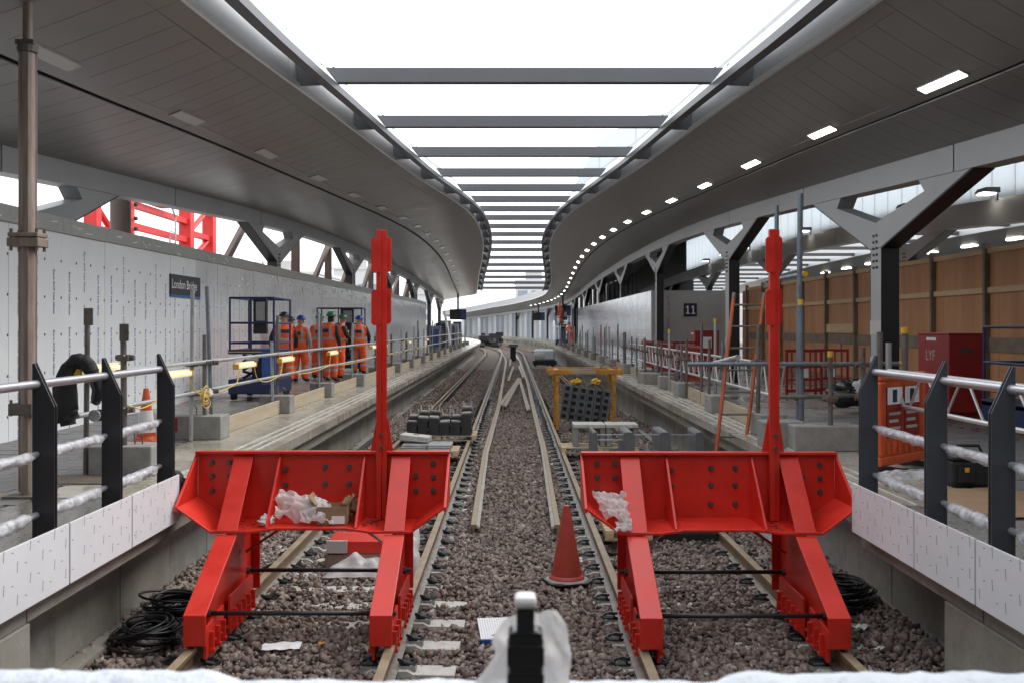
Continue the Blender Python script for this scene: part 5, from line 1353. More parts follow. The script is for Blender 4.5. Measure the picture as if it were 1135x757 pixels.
# ================================================================== SCISSOR LIFTS
def lift(name, loc, w, dp, hp, label, rz=0.0, zbase=0.0):
    t = thing(name, loc, label, 'scissor lift', None, rz)
    def L(mb, nm, m, par=t, **k): return mb.build(nm, m, par, local=True, **k)
    B = M['bluem']
    mb = MB(); mb.box(-w/2, w/2, -dp/2, dp/2, 0.12, 0.42); L(mb, 'chassis', B, bevel=0.02)
    for sx in (-1, 1):
        for sy in (-1, 1):
            mb = MB(); c = Vector((sx*(w/2 - 0.08), sy*(dp/2 - 0.14), 0.11)); mb.tube(c + Vector((-0.045, 0, 0)), c + Vector((0.045, 0, 0)), 0.11, 14); L(mb, 'wheel', M['black'])
    mb = MB(); mb.box(w/2 - 0.26, w/2 + 0.004, -dp/2 - 0.02, -dp/2 + 0.30, 0.30, 0.98); L(mb, 'battery_box', M['blueb'], bevel=0.015)
    mb = MB(); mb.box(-w*0.12, w*0.18, -dp*0.2, dp*0.2, 0.42, hp - 0.01); L(mb, 'lift_mast', B, bevel=0.01)
    n = 3
    for k in range(n):
        z0 = 0.42 + (hp - 0.42)*k/n; z1 = 0.42 + (hp - 0.42)*(k + 1)/n
        for x in (-w*0.22, w*0.22):
            for s in (-1, 1):
                mb = MB(); mb.tube((x, s*dp*0.38, z0 + 0.02), (x, -s*dp*0.38, z1 - 0.02), 0.028, 6); L(mb, 'scissor_arm', B)
    mb = MB(); mb.box(-w/2, w/2, -dp/2, dp/2, hp, hp + 0.09); pl = L(mb, 'platform', B, bevel=0.01)
    mb = MB(); mb.box(-w/2 - 0.004, w/2 - .2, -dp/2 - 0.006, -dp/2 - 0.001, hp + 0.035, hp + 0.055); L(mb, 'warning_strip', M['yellow'], pl)
    mb = MB(); mb.box(-0.1, 0.14, -dp/2 - 0.008, -dp/2 - 0.002, hp - 0.14, hp - 0.05); L(mb, 'maker_plate', M['hoardm'], pl)
    hr = hp + 1.12
    for sx in (-1, 1):
        for y in (-dp/2 + 0.03, dp/2 - 0.03):
            mb = MB(); mb.tube((sx*(w/2 - 0.03), y, hp + 0.09), (sx*(w/2 - 0.03), y, hr), 0.022, 8); L(mb, 'guard_post', B)
    for z in (hr, hp + 0.62, hp + 0.22):
        for sx in (-1, 1):
            mb = MB(); mb.tube((sx*(w/2 - 0.03), -dp/2 + 0.03, z), (sx*(w/2 - 0.03), dp/2 - 0.03, z), 0.021, 8); L(mb, 'guard_rail', B)
        for y in (-dp/2 + 0.03, dp/2 - 0.03):
            mb = MB(); mb.tube((-w/2 + 0.03, y, z), (w/2 - 0.03, y, z), 0.021, 8); L(mb, 'guard_rail', B)
    mb = MB(); mb.tube((-0.02*w, -dp/2 + 0.03, hp + 0.09), (-0.02*w, -dp/2 + 0.03, hr), 0.02, 8); L(mb, 'guard_post', B)
    mb = MB(); mb.box(w*0.02, w*0.30, -dp/2 + 0.06, -dp/2 + 0.2, hp + 0.40, hr - 0.02); cb = L(mb, 'control_box', M['black'], bevel=0.01)
    mb = MB(); mb.box(w*0.08, w*0.27, -dp/2 + 0.052, -dp/2 + 0.058, hp + 0.66, hr - 0.08); L(mb, 'control_face', M['grey'], cb)
    return t
lift('scissor_lift', (-5.22, 20.6, ZP), 0.94, 1.5, 0.92, 'dark blue scissor lift with tall guard rails, left of the workers')
lift('scissor_lift', (-5.62, 32.6, ZP), 1.5, 0.8, 0.94, 'dark blue scissor lift behind the workers in green helmets')
lift('scissor_lift', (7.25, 13.6, ZP), 0.9, 1.6, 0.34, 'blue scissor lift with a black control box at the right edge')
lift('scissor_lift', (4.05, 80.3, ZP), 1.15, 1.5, 1.58, 'distant blue lift raised on the right platform carrying a worker')

# ================================================================== BEYOND THE LEFT HOARDING
def crane():
    t = thing('red_gantry', (-11, 32, 0), 'bright red lattice gantry standing behind the left hoarding', 'crane')
    m = M['crane']
    legs = [(-11.0, 26.0), (-11.0, 28.3), (-11.0, 33.5), (-11.0, 36.0)]
    for i, (x, y) in enumerate(legs):
        mb = MB(); w_ = 0.17 if i < 2 else 0.2; mb.box(x - w_, x + w_, y - w_, y + w_, -0.5, 9.5 if i else 6.2); mb.build('leg', m, t, bevel=0.01)
    for (ya, yb, z) in ((28.47, 33.3, 5.95), (26.17, 28.13, 5.0), (28.47, 33.3, 5.33), (28.47, 33.3, 4.95), (33.7, 35.8, 5.6), (33.7, 35.8, 4.9), (28.47, 33.3, 8.4)):
        mb = MB(); mb.box(-11.1, -10.9, ya, yb, z - 0.09, z + 0.09); mb.build('girt', m, t)
    for (a, b) in (((-11, 26.2, 5.6), (-11, 28.1, 4.6)), ((-11, 33.7, 4.6), (-11, 35.8, 5.5)), ((-11, 33.7, 5.6), (-11, 35.8, 6.6))):
        mb = MB(); mb.tube(a, b, 0.09, 8); mb.build('diagonal', m, t)
    for z in (5.2, 5.5, 5.9):
        mb = MB(); mb.tube((-10.78, 28.3, z), (-10.70, 28.3, z), 0.06, 8); mb.build('pin', M['black'], t)
    mb = MB(); mb.box(-10.99, -10.75, 28.6, 31, 6.1, 6.25); mb.build('pipe_bracket', m, t)
    t2 = thing('access_ladder', (-10.7, 31.4, 0), 'thin grey access ladder and hoop fixed near the red gantry', 'ladder')
    for y in (31.0, 31.5):
        mb = MB(); mb.tube((-10.7, y, 0.5), (-10.7, y, 5.3 if y < 31.2 else 5.9), 0.03, 6); mb.build('stile', M['galv'], t2)
    for k in range(12):
        mb = MB(); mb.tube((-10.7, 31.0, 1.0 + 0.4*k), (-10.7, 31.5, 1.0 + 0.4*k), 0.02, 6); mb.build('rung', M['galv'], t2)
    mb = MB(); mb.path([(-10.7, 31.5, 5.9), (-10.7, 31.2, 6.15), (-10.7, 30.7, 6.2)], 0.03, 6); mb.build('hoop', M['galv'], t2)
crane()
def truss(y0, y1, X, label, z0=0.3):
    t = thing('steel_truss', (X, y0, 0), label, 'steel truss')
    n = max(1, int(round((y1 - y0)/6.5))); st_ = (y1 - y0)/n
    for i in range(n + 1):
        y = y0 + st_*i; mb = MB(); mb.box(X - 0.13, X + 0.13, y - 0.16, y + 0.16, z0, girZ(y) + 0.2); mb.build('post', M['steelb'], t)
    for i in range(n):
        a = y0 + st_*i + 0.2; b = y0 + st_*(i + 1) - 0.2
        mb = MB(); mb.tube((X, a, 2.6), (X, b, girZ(b)), 0.13, 6); mb.build('diagonal', M['steelb'], t)
    mb = MB(); mb.box(X - 0.1, X + 0.1, y0, y1, 3.0, 3.2); mb.build('chord', M['steelb'], t)
truss(36.6, 82, -8.0, 'brown steel truss of posts and diagonals behind the left hoarding')
tube_obj('steel_post', (-7.9, 20.0, 0.3), (-7.9, 20.0, 6.5), 0.2, M['steelb'], 'square brown steel post behind the left hoarding beside the red gantry', 'steel post')
t = thing('steel_strut', (-8.0, 24.6, 3), 'single brown diagonal strut just right of the red gantry', 'steel strut'); mb = MB(); mb.tube((-8, 26.0, 3.2), (-8, 30.5, 6.0), 0.13, 6); mb.build('strut', M['steelb'], t)

def office(x0, x1, y0, y1, h, label, fl=3.4, bays=6, zb=-0.6):
    t = thing('office_building', ((x0+x1)/2, (y0+y1)/2, zb), label, 'building', None)
    mb = MB(); mb.box(x0, x1, y0, y1, zb, h); wl = mb.build('wall', M['bwall'], t)
    mb = MB(); mb.box(x0 - .3, x1 + .3, y0 - .3, y1 + .3, h, h + 0.6); mb.build('parapet', M['bwall'], t)
    mb = MB(); mb.box(x0 + 3, x0 + 8, y0 + 3, y0 + 7, h + 0.6, h + 3); mb.build('plant_room', M['hoardm'], t)
    n = int((h - 2)/fl)
    for k in range(n):
        z = 1.2 + fl*k
        for b in range(bays):
            u = (x1 - x0)/bays; a = x0 + u*b + u*0.15
            mb = MB(); mb.box(a, a + u*0.7, y0 - 0.06, y0 - 0.003, z, z + fl*0.55); mb.build('window', M['bglass'], t)
        for b in range(bays):
            u = (y1 - y0)/bays; a = y0 + u*b + u*0.15
            mb = MB(); mb.box(x1 + 0.003, x1 + 0.06, a, a + u*0.7, z, z + fl*0.55); mb.build('window', M['bglass'], t)
    return t
office(-54, -40, 205, 235, 13.2, 'pale office block seen over the middle of the left hoarding')
office(-46, -34, 255, 290, 17.0, 'taller pale office block beyond the left hoarding near its end')
office(-36, -28, 330, 370, 13.0, 'distant pale block seen past the end of the left canopy')
office(1.0, 26, 300, 330, 16.0, 'flat-roofed pale block seen under the end of the skylight frame')
# tower crane far away on the left
t = thing('distant_mast', (-83, 330, 0), 'thin mast on a far rooftop past the left canopy end', 'mast')
mb = MB(); mb.tube((-83, 330, 0), (-83, 330, 24), 0.4, 6); mb.build('mast', M['steel'], t)
# ================================================================== RIGHT PLATFORM: HOARDINGS
t = thing('plywood_hoarding', (9.2, 26, ZP), 'tall red-brown plywood hoarding with timber studs behind the right platform', 'hoarding')
XP = 9.2; ZT = 3.93; Y = 9.0; i = 0
while Y < 39.6:
    y2 = min(Y + 1.22, 39.7)
    for (z0, z1) in ((ZP, 3.12), (3.135, ZT - 0.1)):
        mb = MB(); mb.box(XP + 0.002*(i % 2), XP + 0.02, Y + 0.004, y2 - 0.004, z0, z1); mb.build('plywood_sheet', M['ply'], t)
    Y += 1.22; i += 1
for k in range(13):
    y = 9.4 + 2.44*k
    mb = MB(); mb.box(XP - 0.11, XP - 0.002, y - 0.05, y + 0.05, ZP, ZT + 0.10); mb.build('stud', M['studm'], t, bevel=0.004)
for (z0, z1, m, dx) in ((ZT - 0.1, ZT, M['pine'], 0.062), (3.07, 3.18, M['pine'], 0.058), (1.95, 2.22, M['studm'], 0.03), (ZP, ZP + .12, M['studm'], 0.05)):
    for k in range(12):
        y = 9.45 + 2.44*k
        mb = MB(); mb.box(XP - dx, XP - 0.003, y + 0.003, y + 2.335, z0, z1); mb.build('rail_batten', m, t)
mb = MB(); mb.box(XP - 0.07, XP - 0.004, 26.6, 28.9, 2.25, 2.50); mb.build('header_board', M['pine'], t)
mb = MB(); mb.box(XP - 0.02, XP - 0.003, 27.75, 28.9, ZP + .13, 2.2); mb.build('door_leaf', M['ply'], t)
for dy in (27.72,):
    mb = MB(); mb.box(XP - 0.03, XP - 0.003, dy, dy + 0.025, ZP + .13, 2.2); mb.build('door_edge', M['studm'], t)

t = thing('platform_board_wall', (7, 40.2, ZP), 'matt grey board wall across the right platform with the number 11', 'hoarding')
XW = 5.62; YW = 40.15; ZW = CH + 1.45
xs = [XW, 7.02, 8.42, 9.2]
for a, b in zip(xs[:-1], xs[1:]):
    mb = MB(); mb.box(a + 0.003, b - 0.003, YW, YW + 0.05, ZP, ZW); mb.build('board', M['hoardm'], t)
    g = random.Random(int(a*10)); mk = MB()
    for k in range(4):
        for q in range(4):
            xx = a + 0.16 + 0.36*k; zz = ZP + 0.45 + 0.6*q + 0.2*(k % 2); mk.box(xx, xx + 0.03, YW - 0.002, YW + 0.001, zz, zz + 0.05)
    mk.build('print_dot', M['inkg'], t, kind='stuff')
tm = text_mesh('film_text', 'Euro ACP Lite', 0.10, M['ink'])
for k in range(3):
    q = text_part('film_text', tm, t, (6.28 + 0.02*k, YW - 0.003, 1.55 + 0.9*k), (PI/2, PI/2 - 0.12, 0))
s11 = thing('platform_number', (7.15, YW, 3.1), 'navy square sign with a white 11 on the grey board wall', 'sign')
mb = MB(); mb.box(6.93, 7.46, YW - 0.03, YW - 0.004, 2.83, 3.36); mb.build('sign_board', M['navy'], s11, bevel=0.004)
for xd in (7.09, 7.31):
    mb = MB(); mb.add([(xd + q[0], YW - 0.032, 3.095 + q[1]) for q in ((-0.075,-0.165),(0.075,-0.165),(0.075,-0.12),(0.025,-0.12),(0.025,0.165),(-0.02,0.165),(-0.075,0.125),(-0.075,0.08),(-0.025,0.105),(-0.025,-0.12),(-0.075,-0.12))], [tuple(range(11))]); mb.build('digit_one', M['inkw'], s11)

t = thing('shiny_hoarding', (XW, 60, ZP), 'glossy film-covered hoarding along the right platform with wavy reflections', 'hoarding')
Y = YW + 0.06; i = 0
while Y < 84:
    w_ = 1.5 if Y < 60 else 3.0
    mb = MB(); mb.box(XW - 0.002*(i % 2), XW + 0.05, Y + 0.004, Y + w_ - 0.004, ZP, ZW + 0.08*min(1, (Y - 40)/40)); p = mb.build('film_panel', M['hoardr'], t)
    if i in (1, 2, 12):
        for k in range(6):
            mb = MB(); mb.box(XW - 0.006, XW - 0.003, Y + 0.2, Y + 1.2, ZP + 0.75 + 0.3*k, ZP + 0.83 + 0.3*k); mb.build('film_mark', M['hoardl'], p)
    Y += w_; i += 1
# far hoarding bays where the right platform curves
t = thing('far_hoarding', (5, 120, ZP), 'pale panelled hoarding on the far curve of the right platform', 'hoarding')
Y = 96.0; i = 0
while Y < 186:
    y2 = Y + 2.0
    xa, xb = 5.9 + cxo(Y), 5.9 + cxo(y2 - 0.06)
    mb = MB(); mb.add([(xa, Y, ZP), (xb, y2 - .06, ZP), (xb, y2 - .06, ZP + 3.75), (xa, Y, ZP + 3.75), (xa + .06, Y, ZP), (xb + .06, y2 - .06, ZP), (xb + .06, y2 - .06, ZP + 3.75), (xa + .06, Y, ZP + 3.75)], [(0,1,2,3),(7,6,5,4),(0,4,5,1),(3,2,6,7),(0,3,7,4),(1,5,6,2)])
    mb.build('film_panel', [M['farb'], M['tubeblue'], M['hoardr'], M['farb'], M['hoardm'], M['tubeblue']][i % 6], t)
    Y = y2; i += 1
t = thing('far_board_wall', (-20, 187, 0), 'pale wall closing the view at the far bend of the station', 'wall')
for k in range(18):
    x = -52 + 1.9*k
    mb = MB(); mb.box(x + .03, x + 1.87, 195, 195.2, -0.5, 5.2); mb.build('wall_panel', [M['hoardm'], M['galv'], M['hoardm']][k % 3], t)

# ================================================================== RIGHT PLATFORM: SCAFFOLD, LATTICE BEAMS
gr = random.Random(23)
XR = 3.5
br = [13.45, 17.1, 20.9, 23.7, 27.5, 31.5, 35.8, 40, 44.5, 49, 54, 59, 64, 70, 76, 82]
xr = lambda Y: 3.45 + 0.02*(Y - 13) if Y < 24 else 3.68
for i, Y in enumerate(br):
    lab = ['concrete kerb block behind the orange ladder', 'second concrete kerb block from the ladder on the right platform', 'third concrete kerb block from the ladder on the right platform', 'concrete kerb block level with the amber lifting frame'][i] if i < 4 else nth(i, 'kerb block beyond the orange ladder along the right platform')
    block((xr(Y), Y), (0.34, 0.5, 0.30), lab, 'kerb blocks along the right platform', gr.uniform(-.06, .06))
    if i < 12:
        nx = br[i+1]; x = xr(Y) + 0.05; x2 = xr(nx) + 0.05
        t = thing('kerb_board', (x, Y, ZP), ['pale timber kerb board right behind the orange ladder foot', 'pale timber kerb board beyond the first block on the right platform'][i] if i < 2 else nth(i, 'pale timber kerb board from the orange ladder on the right platform'), 'timber board', 'kerb boards along the right platform')
        mb = MB(); mb.cbox(((x + x2)/2, (Y + nx)/2, ZP + 0.118), (0.04, nx - Y - 0.56, 0.225), math.atan2(-(x2 - x), nx - Y)); mb.build('plank', M['board'], t)
block((3.72, 11.9), (0.78, 0.42, 0.30), 'long concrete block lying behind the right red post', None, 0.0)
block((3.75, 27.3 - 1.6), (0.9, 0.7, 0.28), 'wide grey concrete block at the amber lifting frame edge of the platform', None, 0.1)
block((3.3, 12.2), (0.5, 0.36, 0.32), 'concrete block just left of the right red post on the platform', None, 0.0)
for i, Y in enumerate(br):
    for dy, lo, hi in ((-0.3, 1.95, 2.55), (0.6, 1.9, 2.4), (1.9, 1.9, 2.5)):
        if Y + dy < 15.5: continue
        y = Y + dy; x = xr(y) + gr.uniform(-.05, .1)
        j = (i*3 + int(dy*2)) % 4
        tube_obj('scaffold_post', (x + cxo(y), y, ZP), (x + cxo(y) + gr.uniform(-.02, .02), y, gr.uniform(lo, hi)), 0.026, [M['tubed'], M['galv'], M['tubed'], M['tubeblue']][j], ('distant scaffold post in the receding row along the right platform' if i > 6 else nth(i*3 + int(dy + .5), 'scaffold post beyond the orange ladder along the right platform')), 'scaffold post', 'scaffold posts along the right platform', M['yellow'] if j == 1 and y < 40 else None, (1.75,) if y < 35 else ())
def lattice(x0, y0, x1, y1, zt, zb, label, n=None):
    a, b = Vector((x0, y0, 0)), Vector((x1, y1, 0))
    t = thing('lattice_beam', (x0, y0, zb), label, 'lattice beam')
    Z = Vector((0, 0, 1)); L_ = (b - a).length; n = n or int(L_/0.30)
    for z in (zt, zb):
        mb = MB(); mb.tube(a + Z*z, b + Z*z, 0.024, 10); mb.build('chord', M['alu'], t, smooth=40)
    for i in range(n):
        p = a + (b - a)*(i/n); q = a + (b - a)*((i + 0.72)/n)
        mb = MB(); (mb.tube(p + Z*zt, q + Z*zb, 0.014, 6) if i % 2 == 0 else mb.tube(p + Z*zb, q + Z*zt, 0.014, 6)); mb.build('lacing', M['alu'], t)
    return t
lattice(3.78, 13.8, 3.80, 22.6, CH - 0.55, CH - 1.0, 'aluminium lattice beam on edge along the right platform behind the ladder')
lattice(3.80, 22.9, 3.82, 32, CH - 0.55, CH - 1.0, 'aluminium lattice beam continuing along the right platform beside red barriers')
lattice(4.02, 4.6, 4.02, 10.6, CH - 0.47, CH - 0.82, 'aluminium lattice beam behind the near right railing', 14)
# posts and cross tubes round the near right work area
tube_obj('scaffold_post', P(885, 465, 12.4) * 1.0, P(887, 215, 12.4), 0.034, M['tubeblue'], 'very tall blue-grey scaffold tube just right of the right red post', 'scaffold post', None, None, (1.97, 1.55))
tube_obj('scaffold_post', P(860, 465, 14.0), P(861, 228, 14.0), 0.03, M['tubeblue'], 'tall blue-grey scaffold tube rising behind the right red post', 'scaffold post')
tube_obj('scaffold_post', P(888.5, 468, 12.3), P(887.5, 335, 12.3), 0.03, M['tubeblue'], 'blue scaffold tube with yellow cap beside the very tall one', 'scaffold post', None, M['yellow'], (1.97,))
tube_obj('scaffold_post', P(793, 445, 20.0), P(793, 355, 20.0), 0.032, M['galv'], 'pale scaffold post with a yellow cap below the number 11', 'scaffold post', None, M['yellow'])
tube_obj('scaffold_post', P(840, 470, 13.5), P(841, 360, 13.5), 0.028, M['tubed'], 'scaffold post seen between the orange ladder and right red post', 'scaffold post', None, None, (1.95,))
tube_obj('scaffold_post', P(920.5, 497, 11.8), P(920.5, 392, 11.8), 0.028, M['tubed'], 'yellow-capped scaffold post right of the long concrete block', 'scaffold post', None, M['yellow'], (1.97, 1.57))
tube_obj('scaffold_post', P(956.5, 493, 12.0), P(956.5, 385, 12.0), 0.030, M['tubed'], 'dark scaffold post left of the near right railing', 'scaffold post', None, None, (1.97, 1.57))
tube_obj('scaffold_post', P(975, 440, 11.2), P(975, 368, 11.2), 0.034, M['tubed'], 'dark scaffold post end above the near right railing post', 'scaffold post')
tube_obj('scaffold_post', P(985, 440, 11.6), P(985, 380, 11.6), 0.034, M['galv'], 'short grey scaffold post end by the nearest grey column', 'scaffold post')
tube_obj('scaffold_post', P(1003, 440, 11.3), P(1003, 366, 11.3), 0.036, M['tubed'], 'scaffold post end with a yellow cap left of the red site box', 'scaffold post', None, M['yellow'])
tube_obj('scaffold_rail', P(762, 403.5, 12.15), P(1000, 403, 12.15), 0.027, M['tubeblue'], 'long blue-grey scaffold tube across the right platform at handrail height', 'scaffold rail', None, M['yellow'])
tube_obj('scaffold_rail', P(862, 440, 12.12), P(960, 438, 12.12), 0.025, M['tubed'], 'lower scaffold tube across the right platform above the long block', 'scaffold rail')
tube_obj('scaffold_rail', P(850, 312, 14.5), P(892, 304, 12.6), 0.03, M['tubeblue'], 'upper scaffold tube slanting behind the right red post with a yellow clamp', 'scaffold rail', None, M['yellow'])
tube_obj('scaffold_rail', P(786, 404, 15), P(818, 396, 12.5), 0.034, M['galv'], 'short pale tube resting on the blue-grey cross tube near the ladder', 'scaffold rail')
t = thing('toe_board', P(930, 497, 12.0), 'brown timber toe board right of the long concrete block', 'timber board')
a = P(918, 500, 12.0); b = P(957, 500, 12.0); mb = MB(); mb.box(a.x, b.x, 11.98, 12.02, ZP + 0.003, ZP + 0.24); mb.build('plank', M['studm'], t)
# orange ladder
t = thing('ladder', (2.75, 13.3, -0.15), 'orange ladder leaning from the track against the right platform scaffold', 'ladder')
A0, A1 = Vector((2.62, 13.25, -0.14)), Vector((3.10, 13.9, 2.85)); B0, B1 = A0 + Vector((0.37, 0, 0)), A1 + Vector((0.42, 0, 0))
for a, b in ((A0, A1), (B0, B1)):
    mb = MB(); d_ = (b - a).normalized(); mb.tube(a, b, 0.026, 8); mb.build('stile', M['ladder'], t, smooth=40)
    mb = MB(); mb.tube(b - d_*0.02, b + d_*0.05, 0.028, 8); mb.build('end_cap', M['tubed'], t)
for k in range(10):
    u = (k + 0.6)/10; mb = MB(); mb.tube(A0 + (A1 - A0)*u, B0 + (B1 - B0)*u, 0.014, 8); mb.build('rung', M['tubed'], t)

# ================================================================== RIGHT PLATFORM: THINGS STANDING ON IT
def site_box(name, x0, x1, y0, y1, h, label, text=None, base=0.1):
    t = thing(name, ((x0+x1)/2, (y0+y1)/2, ZP), label, 'site box')
    mb = MB(); mb.box(x0, x1, y0, y1, ZP + base, ZP + h); b = mb.build('box_body', M['redbox'], t, bevel=0.012)
    mb = MB(); mb.box(x0 - 0.015, x1 + 0.015, y0 - 0.015, y1 + 0.015, ZP + h + 0.002, ZP + h + 0.035); mb.build('lid', M['redbox'], t, bevel=0.008)
    for y in (y0 + .08, y1 - .16):
        mb = MB(); mb.box(x0 + 0.02, x1 - 0.02, y, y + 0.08, ZP + 0.002, ZP + base - 0.002); mb.build('skid', M['redbox'], t)
    mb = MB(); mb.box(x0 - 0.006, x0 - 0.001, (y0+y1)/2 - 0.12, (y0+y1)/2 + 0.25, ZP + h - 0.09, ZP + h - 0.04); mb.build('label_sheet', M['wpaper'], b)
    mb = MB(); mb.box((x0+x1)/2 - .1, (x0+x1)/2 + .1, y0 - 0.006, y0 - 0.001, ZP + h - 0.28, ZP + h - 0.2); mb.build('lock_plate', M['bolt'], b)
    if text:
        text_part('chalk_text', text_mesh('chalk_text', text, 0.24, M['hoardm']), b, (x0 - 0.004, (y0+y1)/2 + .1, ZP + h - 0.34), Matrix(((0, 0, -1), (-1, 0, 0), (0, 1, 0))).to_euler())
    return t
site_box('site_box', 6.95, 7.5, 15.8, 17.0, 1.33, 'large red steel site box with white chalk letters by the plywood', 'LYF')
b = P(782, 366, 33)
site_box('site_box', b.x - 0.35, b.x + 0.45, 33, 33.8, 1.30, 'smaller red site box with a white sheet below the number 11')
t = bpy.data.objects['site_box.001']
mb = MB(); mb.box(b.x - 0.15, b.x + 0.2, 32.985, 32.992, 1.72, 2.08); mb.build('notice', M['wpaper'], t)
# red mesh barriers
def mesh_barrier(c, w_, h, label, rz, group):
    t = thing('mesh_barrier', c, label, 'barrier', group, rz)
    fr = MB(); fr.box(-w_/2, w_/2, -0.025, 0.025, h - 0.06, h); fr.box(-w_/2, w_/2, -0.025, 0.025, 0.12, 0.18); fr.box(-w_/2, -w_/2 + 0.05, -0.024, 0.024, 0.0, h - 0.002); fr.box(w_/2 - 0.05, w_/2, -0.024, 0.024, 0.0, h - 0.002); fr.build('frame', M['redp'], t, local=True)
    n = int(w_/0.13)
    for k in range(1, n):
        x = -w_/2 + w_*k/n; mb = MB(); mb.box(x - 0.014, x + 0.014, -0.015, 0.015, 0.181, h - 0.061); mb.build('slat', M['redp'], t, local=True)
    for q in (0.36, 0.62):
        mb = MB(); mb.box(-w_/2 + .051, w_/2 - .051, -0.017, 0.017, h*q, h*q + .035); mb.build('cross_bar', M['redp'], t, local=True)
    mb = MB(); mb.box(-w_*.12, w_*.1, -0.03, -0.026, h*0.42, h*0.6); mb.build('notice', M['wpaper'], t, local=True)
mesh_barrier((6.05, 20.6, ZP), 0.85, 1.0, 'red plastic mesh barrier behind the right red post', 0.25, None)
mesh_barrier((6.75, 21.0, ZP), 0.7, 1.0, 'red plastic mesh barrier just right of the right red post', -0.2, None)
for k in range(5):
    mesh_barrier((4.55 + 0.12*(k % 2), 25 + 2.1*k, ZP), 1.9, 1.0, 'red plastic mesh barrier standing behind the lattice beam', PI/2 + 0.05*(-1)**k, 'red barriers behind the lattice beams')
mesh_barrier((5.2, 31.0, ZP), 1.3, 1.0, 'red mesh barrier set across the platform left of the smaller red box', 0.15, None)
crumple('rubbish_sack', (5.75, 17.1, ZP + 0.27), (0.33, 0.3, 0.30), 31, M['gloss'], 'black plastic rubbish sack below the plywood, left one', 'rubbish sack', 0.35, 2)
crumple('rubbish_sack', (6.3, 17.4, ZP + 0.30), (0.42, 0.3, 0.34), 37, M['gloss'], 'black plastic rubbish sack below the plywood, right one with pale film', 'rubbish sack', 0.35, 2)
crumple('plastic_sheet', (6.02, 16.85, ZP + 0.42), (0.22, 0.16, 0.2), 38, M['bag'], 'crumpled pale film between the black rubbish sacks', 'plastic sheet', 0.6, 2.6)
# orange barrier with notices
t = thing('orange_barrier', (4.05, 10.2, ZP), 'orange plastic pedestrian barrier with red notices behind the right railing', 'barrier')
cx_, cy_ = 3.93, 10.2
rz = 0.72; Rz = Matrix.Rotation(rz, 3, 'Z')
def ob(mb, x0, x1, y0, y1, z0, z1):
    mb.cbox(Vector((cx_, cy_, ZP)) + Rz @ Vector(((x0+x1)/2, (y0+y1)/2, (z0+z1)/2)), (x1-x0, y1-y0, z1-z0), rz)
mb = MB(); ob(mb, -0.34, 0.62, -0.03, 0.03, 0.06, 0.16); ob(mb, -0.34, 0.62, -0.03, 0.03, 0.92, 1.0); ob(mb, -0.34, -0.24, -0.032, 0.032, 0.161, 0.919); ob(mb, 0.54, 0.62, -0.032, 0.032, 0.161, 0.919); mb.build('frame', M['orange'], t, bevel=0.02)
mb = MB(); ob(mb, -0.239, 0.539, -0.012, 0.012, 0.161, 0.919); mb.build('infill', M['orange'], t)
for k in range(6):
    mb = MB(); ob(mb, -0.20 + 0.12*k, -0.14 + 0.12*k, -0.03, -0.013, 0.17, 0.30); mb.build('lower_slat', M['orange'], t, bevel=0.006)
for k in range(2):
    x = -0.20 + 0.36*k
    mb = MB(); ob(mb, x, x + 0.32, -0.022, -0.013, 0.34, 0.86); nb = mb.build('notice', M['redp'], t)
    mb = MB(); ob(mb, x + 0.01, x + 0.31, -0.0245, -0.0225, 0.68, 0.855); mb.build('notice_head', M['wpaper'], nb)
    mb = MB(); ob(mb, x + 0.11, x + 0.20, -0.0265, -0.025, 0.70, 0.83); mb.build('notice_symbol', M['bluem'], nb)
    for r in range(3):
        mb = MB(); ob(mb, x + 0.04, x + 0.27 - .04*(r % 2), -0.0245, -0.0225, 0.42 + 0.075*r, 0.45 + 0.075*r); mb.build('notice_line', M['hoardm'], nb)
for x in (-0.2, 0.48):
    mb = MB(); ob(mb, x - .04, x + .04, -0.22, 0.22, 0.0, 0.055); mb.build('foot', M['black'], t)
# tool bag
t = thing('tool_bag', (4.22, 9.2, ZP), 'black fabric tool bag on the right platform behind the railing', 'bag')
mb = MB(); mb.box(4.02, 4.42, 9.05, 9.35, ZP + 0.003, ZP + 0.25); mb.build('bag_body', M['cloth'], t, bevel=0.035)
mb = MB(); mb.box(4.01, 4.43, 9.04, 9.36, ZP + 0.252, ZP + 0.285); mb.build('flap', M['black'], t, bevel=0.012)
mb = MB(); mb.box(4.06, 4.2, 9.015, 9.047, ZP + 0.05, ZP + 0.19); mb.build('pocket', M['black'], t, bevel=0.01)
mb = MB(); mb.box(4.11, 4.15, 9.008, 9.0145, ZP + 0.15, ZP + 0.19); mb.build('buckle', M['yellow'], t)
mb = MB(); mb.path([(4.08, 9.2, ZP + 0.285), (4.12, 9.2, ZP + 0.37), (4.32, 9.2, ZP + 0.37), (4.36, 9.2, ZP + 0.285)], 0.014, 8); mb.build('handle', M['black'], t)
sweepbag('plastic_sheet', (3.9, 9.75, ZP + 0.0), 0.6, 0.4, 0.10, M['wrap'], 'clear plastic sheeting on the platform under the orange barrier', 15)
sheet('cardboard_sheet', (4.1, 8.3, ZP + 0.012), 1.0, 1.3, 0.2, M['card'], 'flattened brown cardboard on the right platform behind the railing', 'cardboard', 0.012, 3)

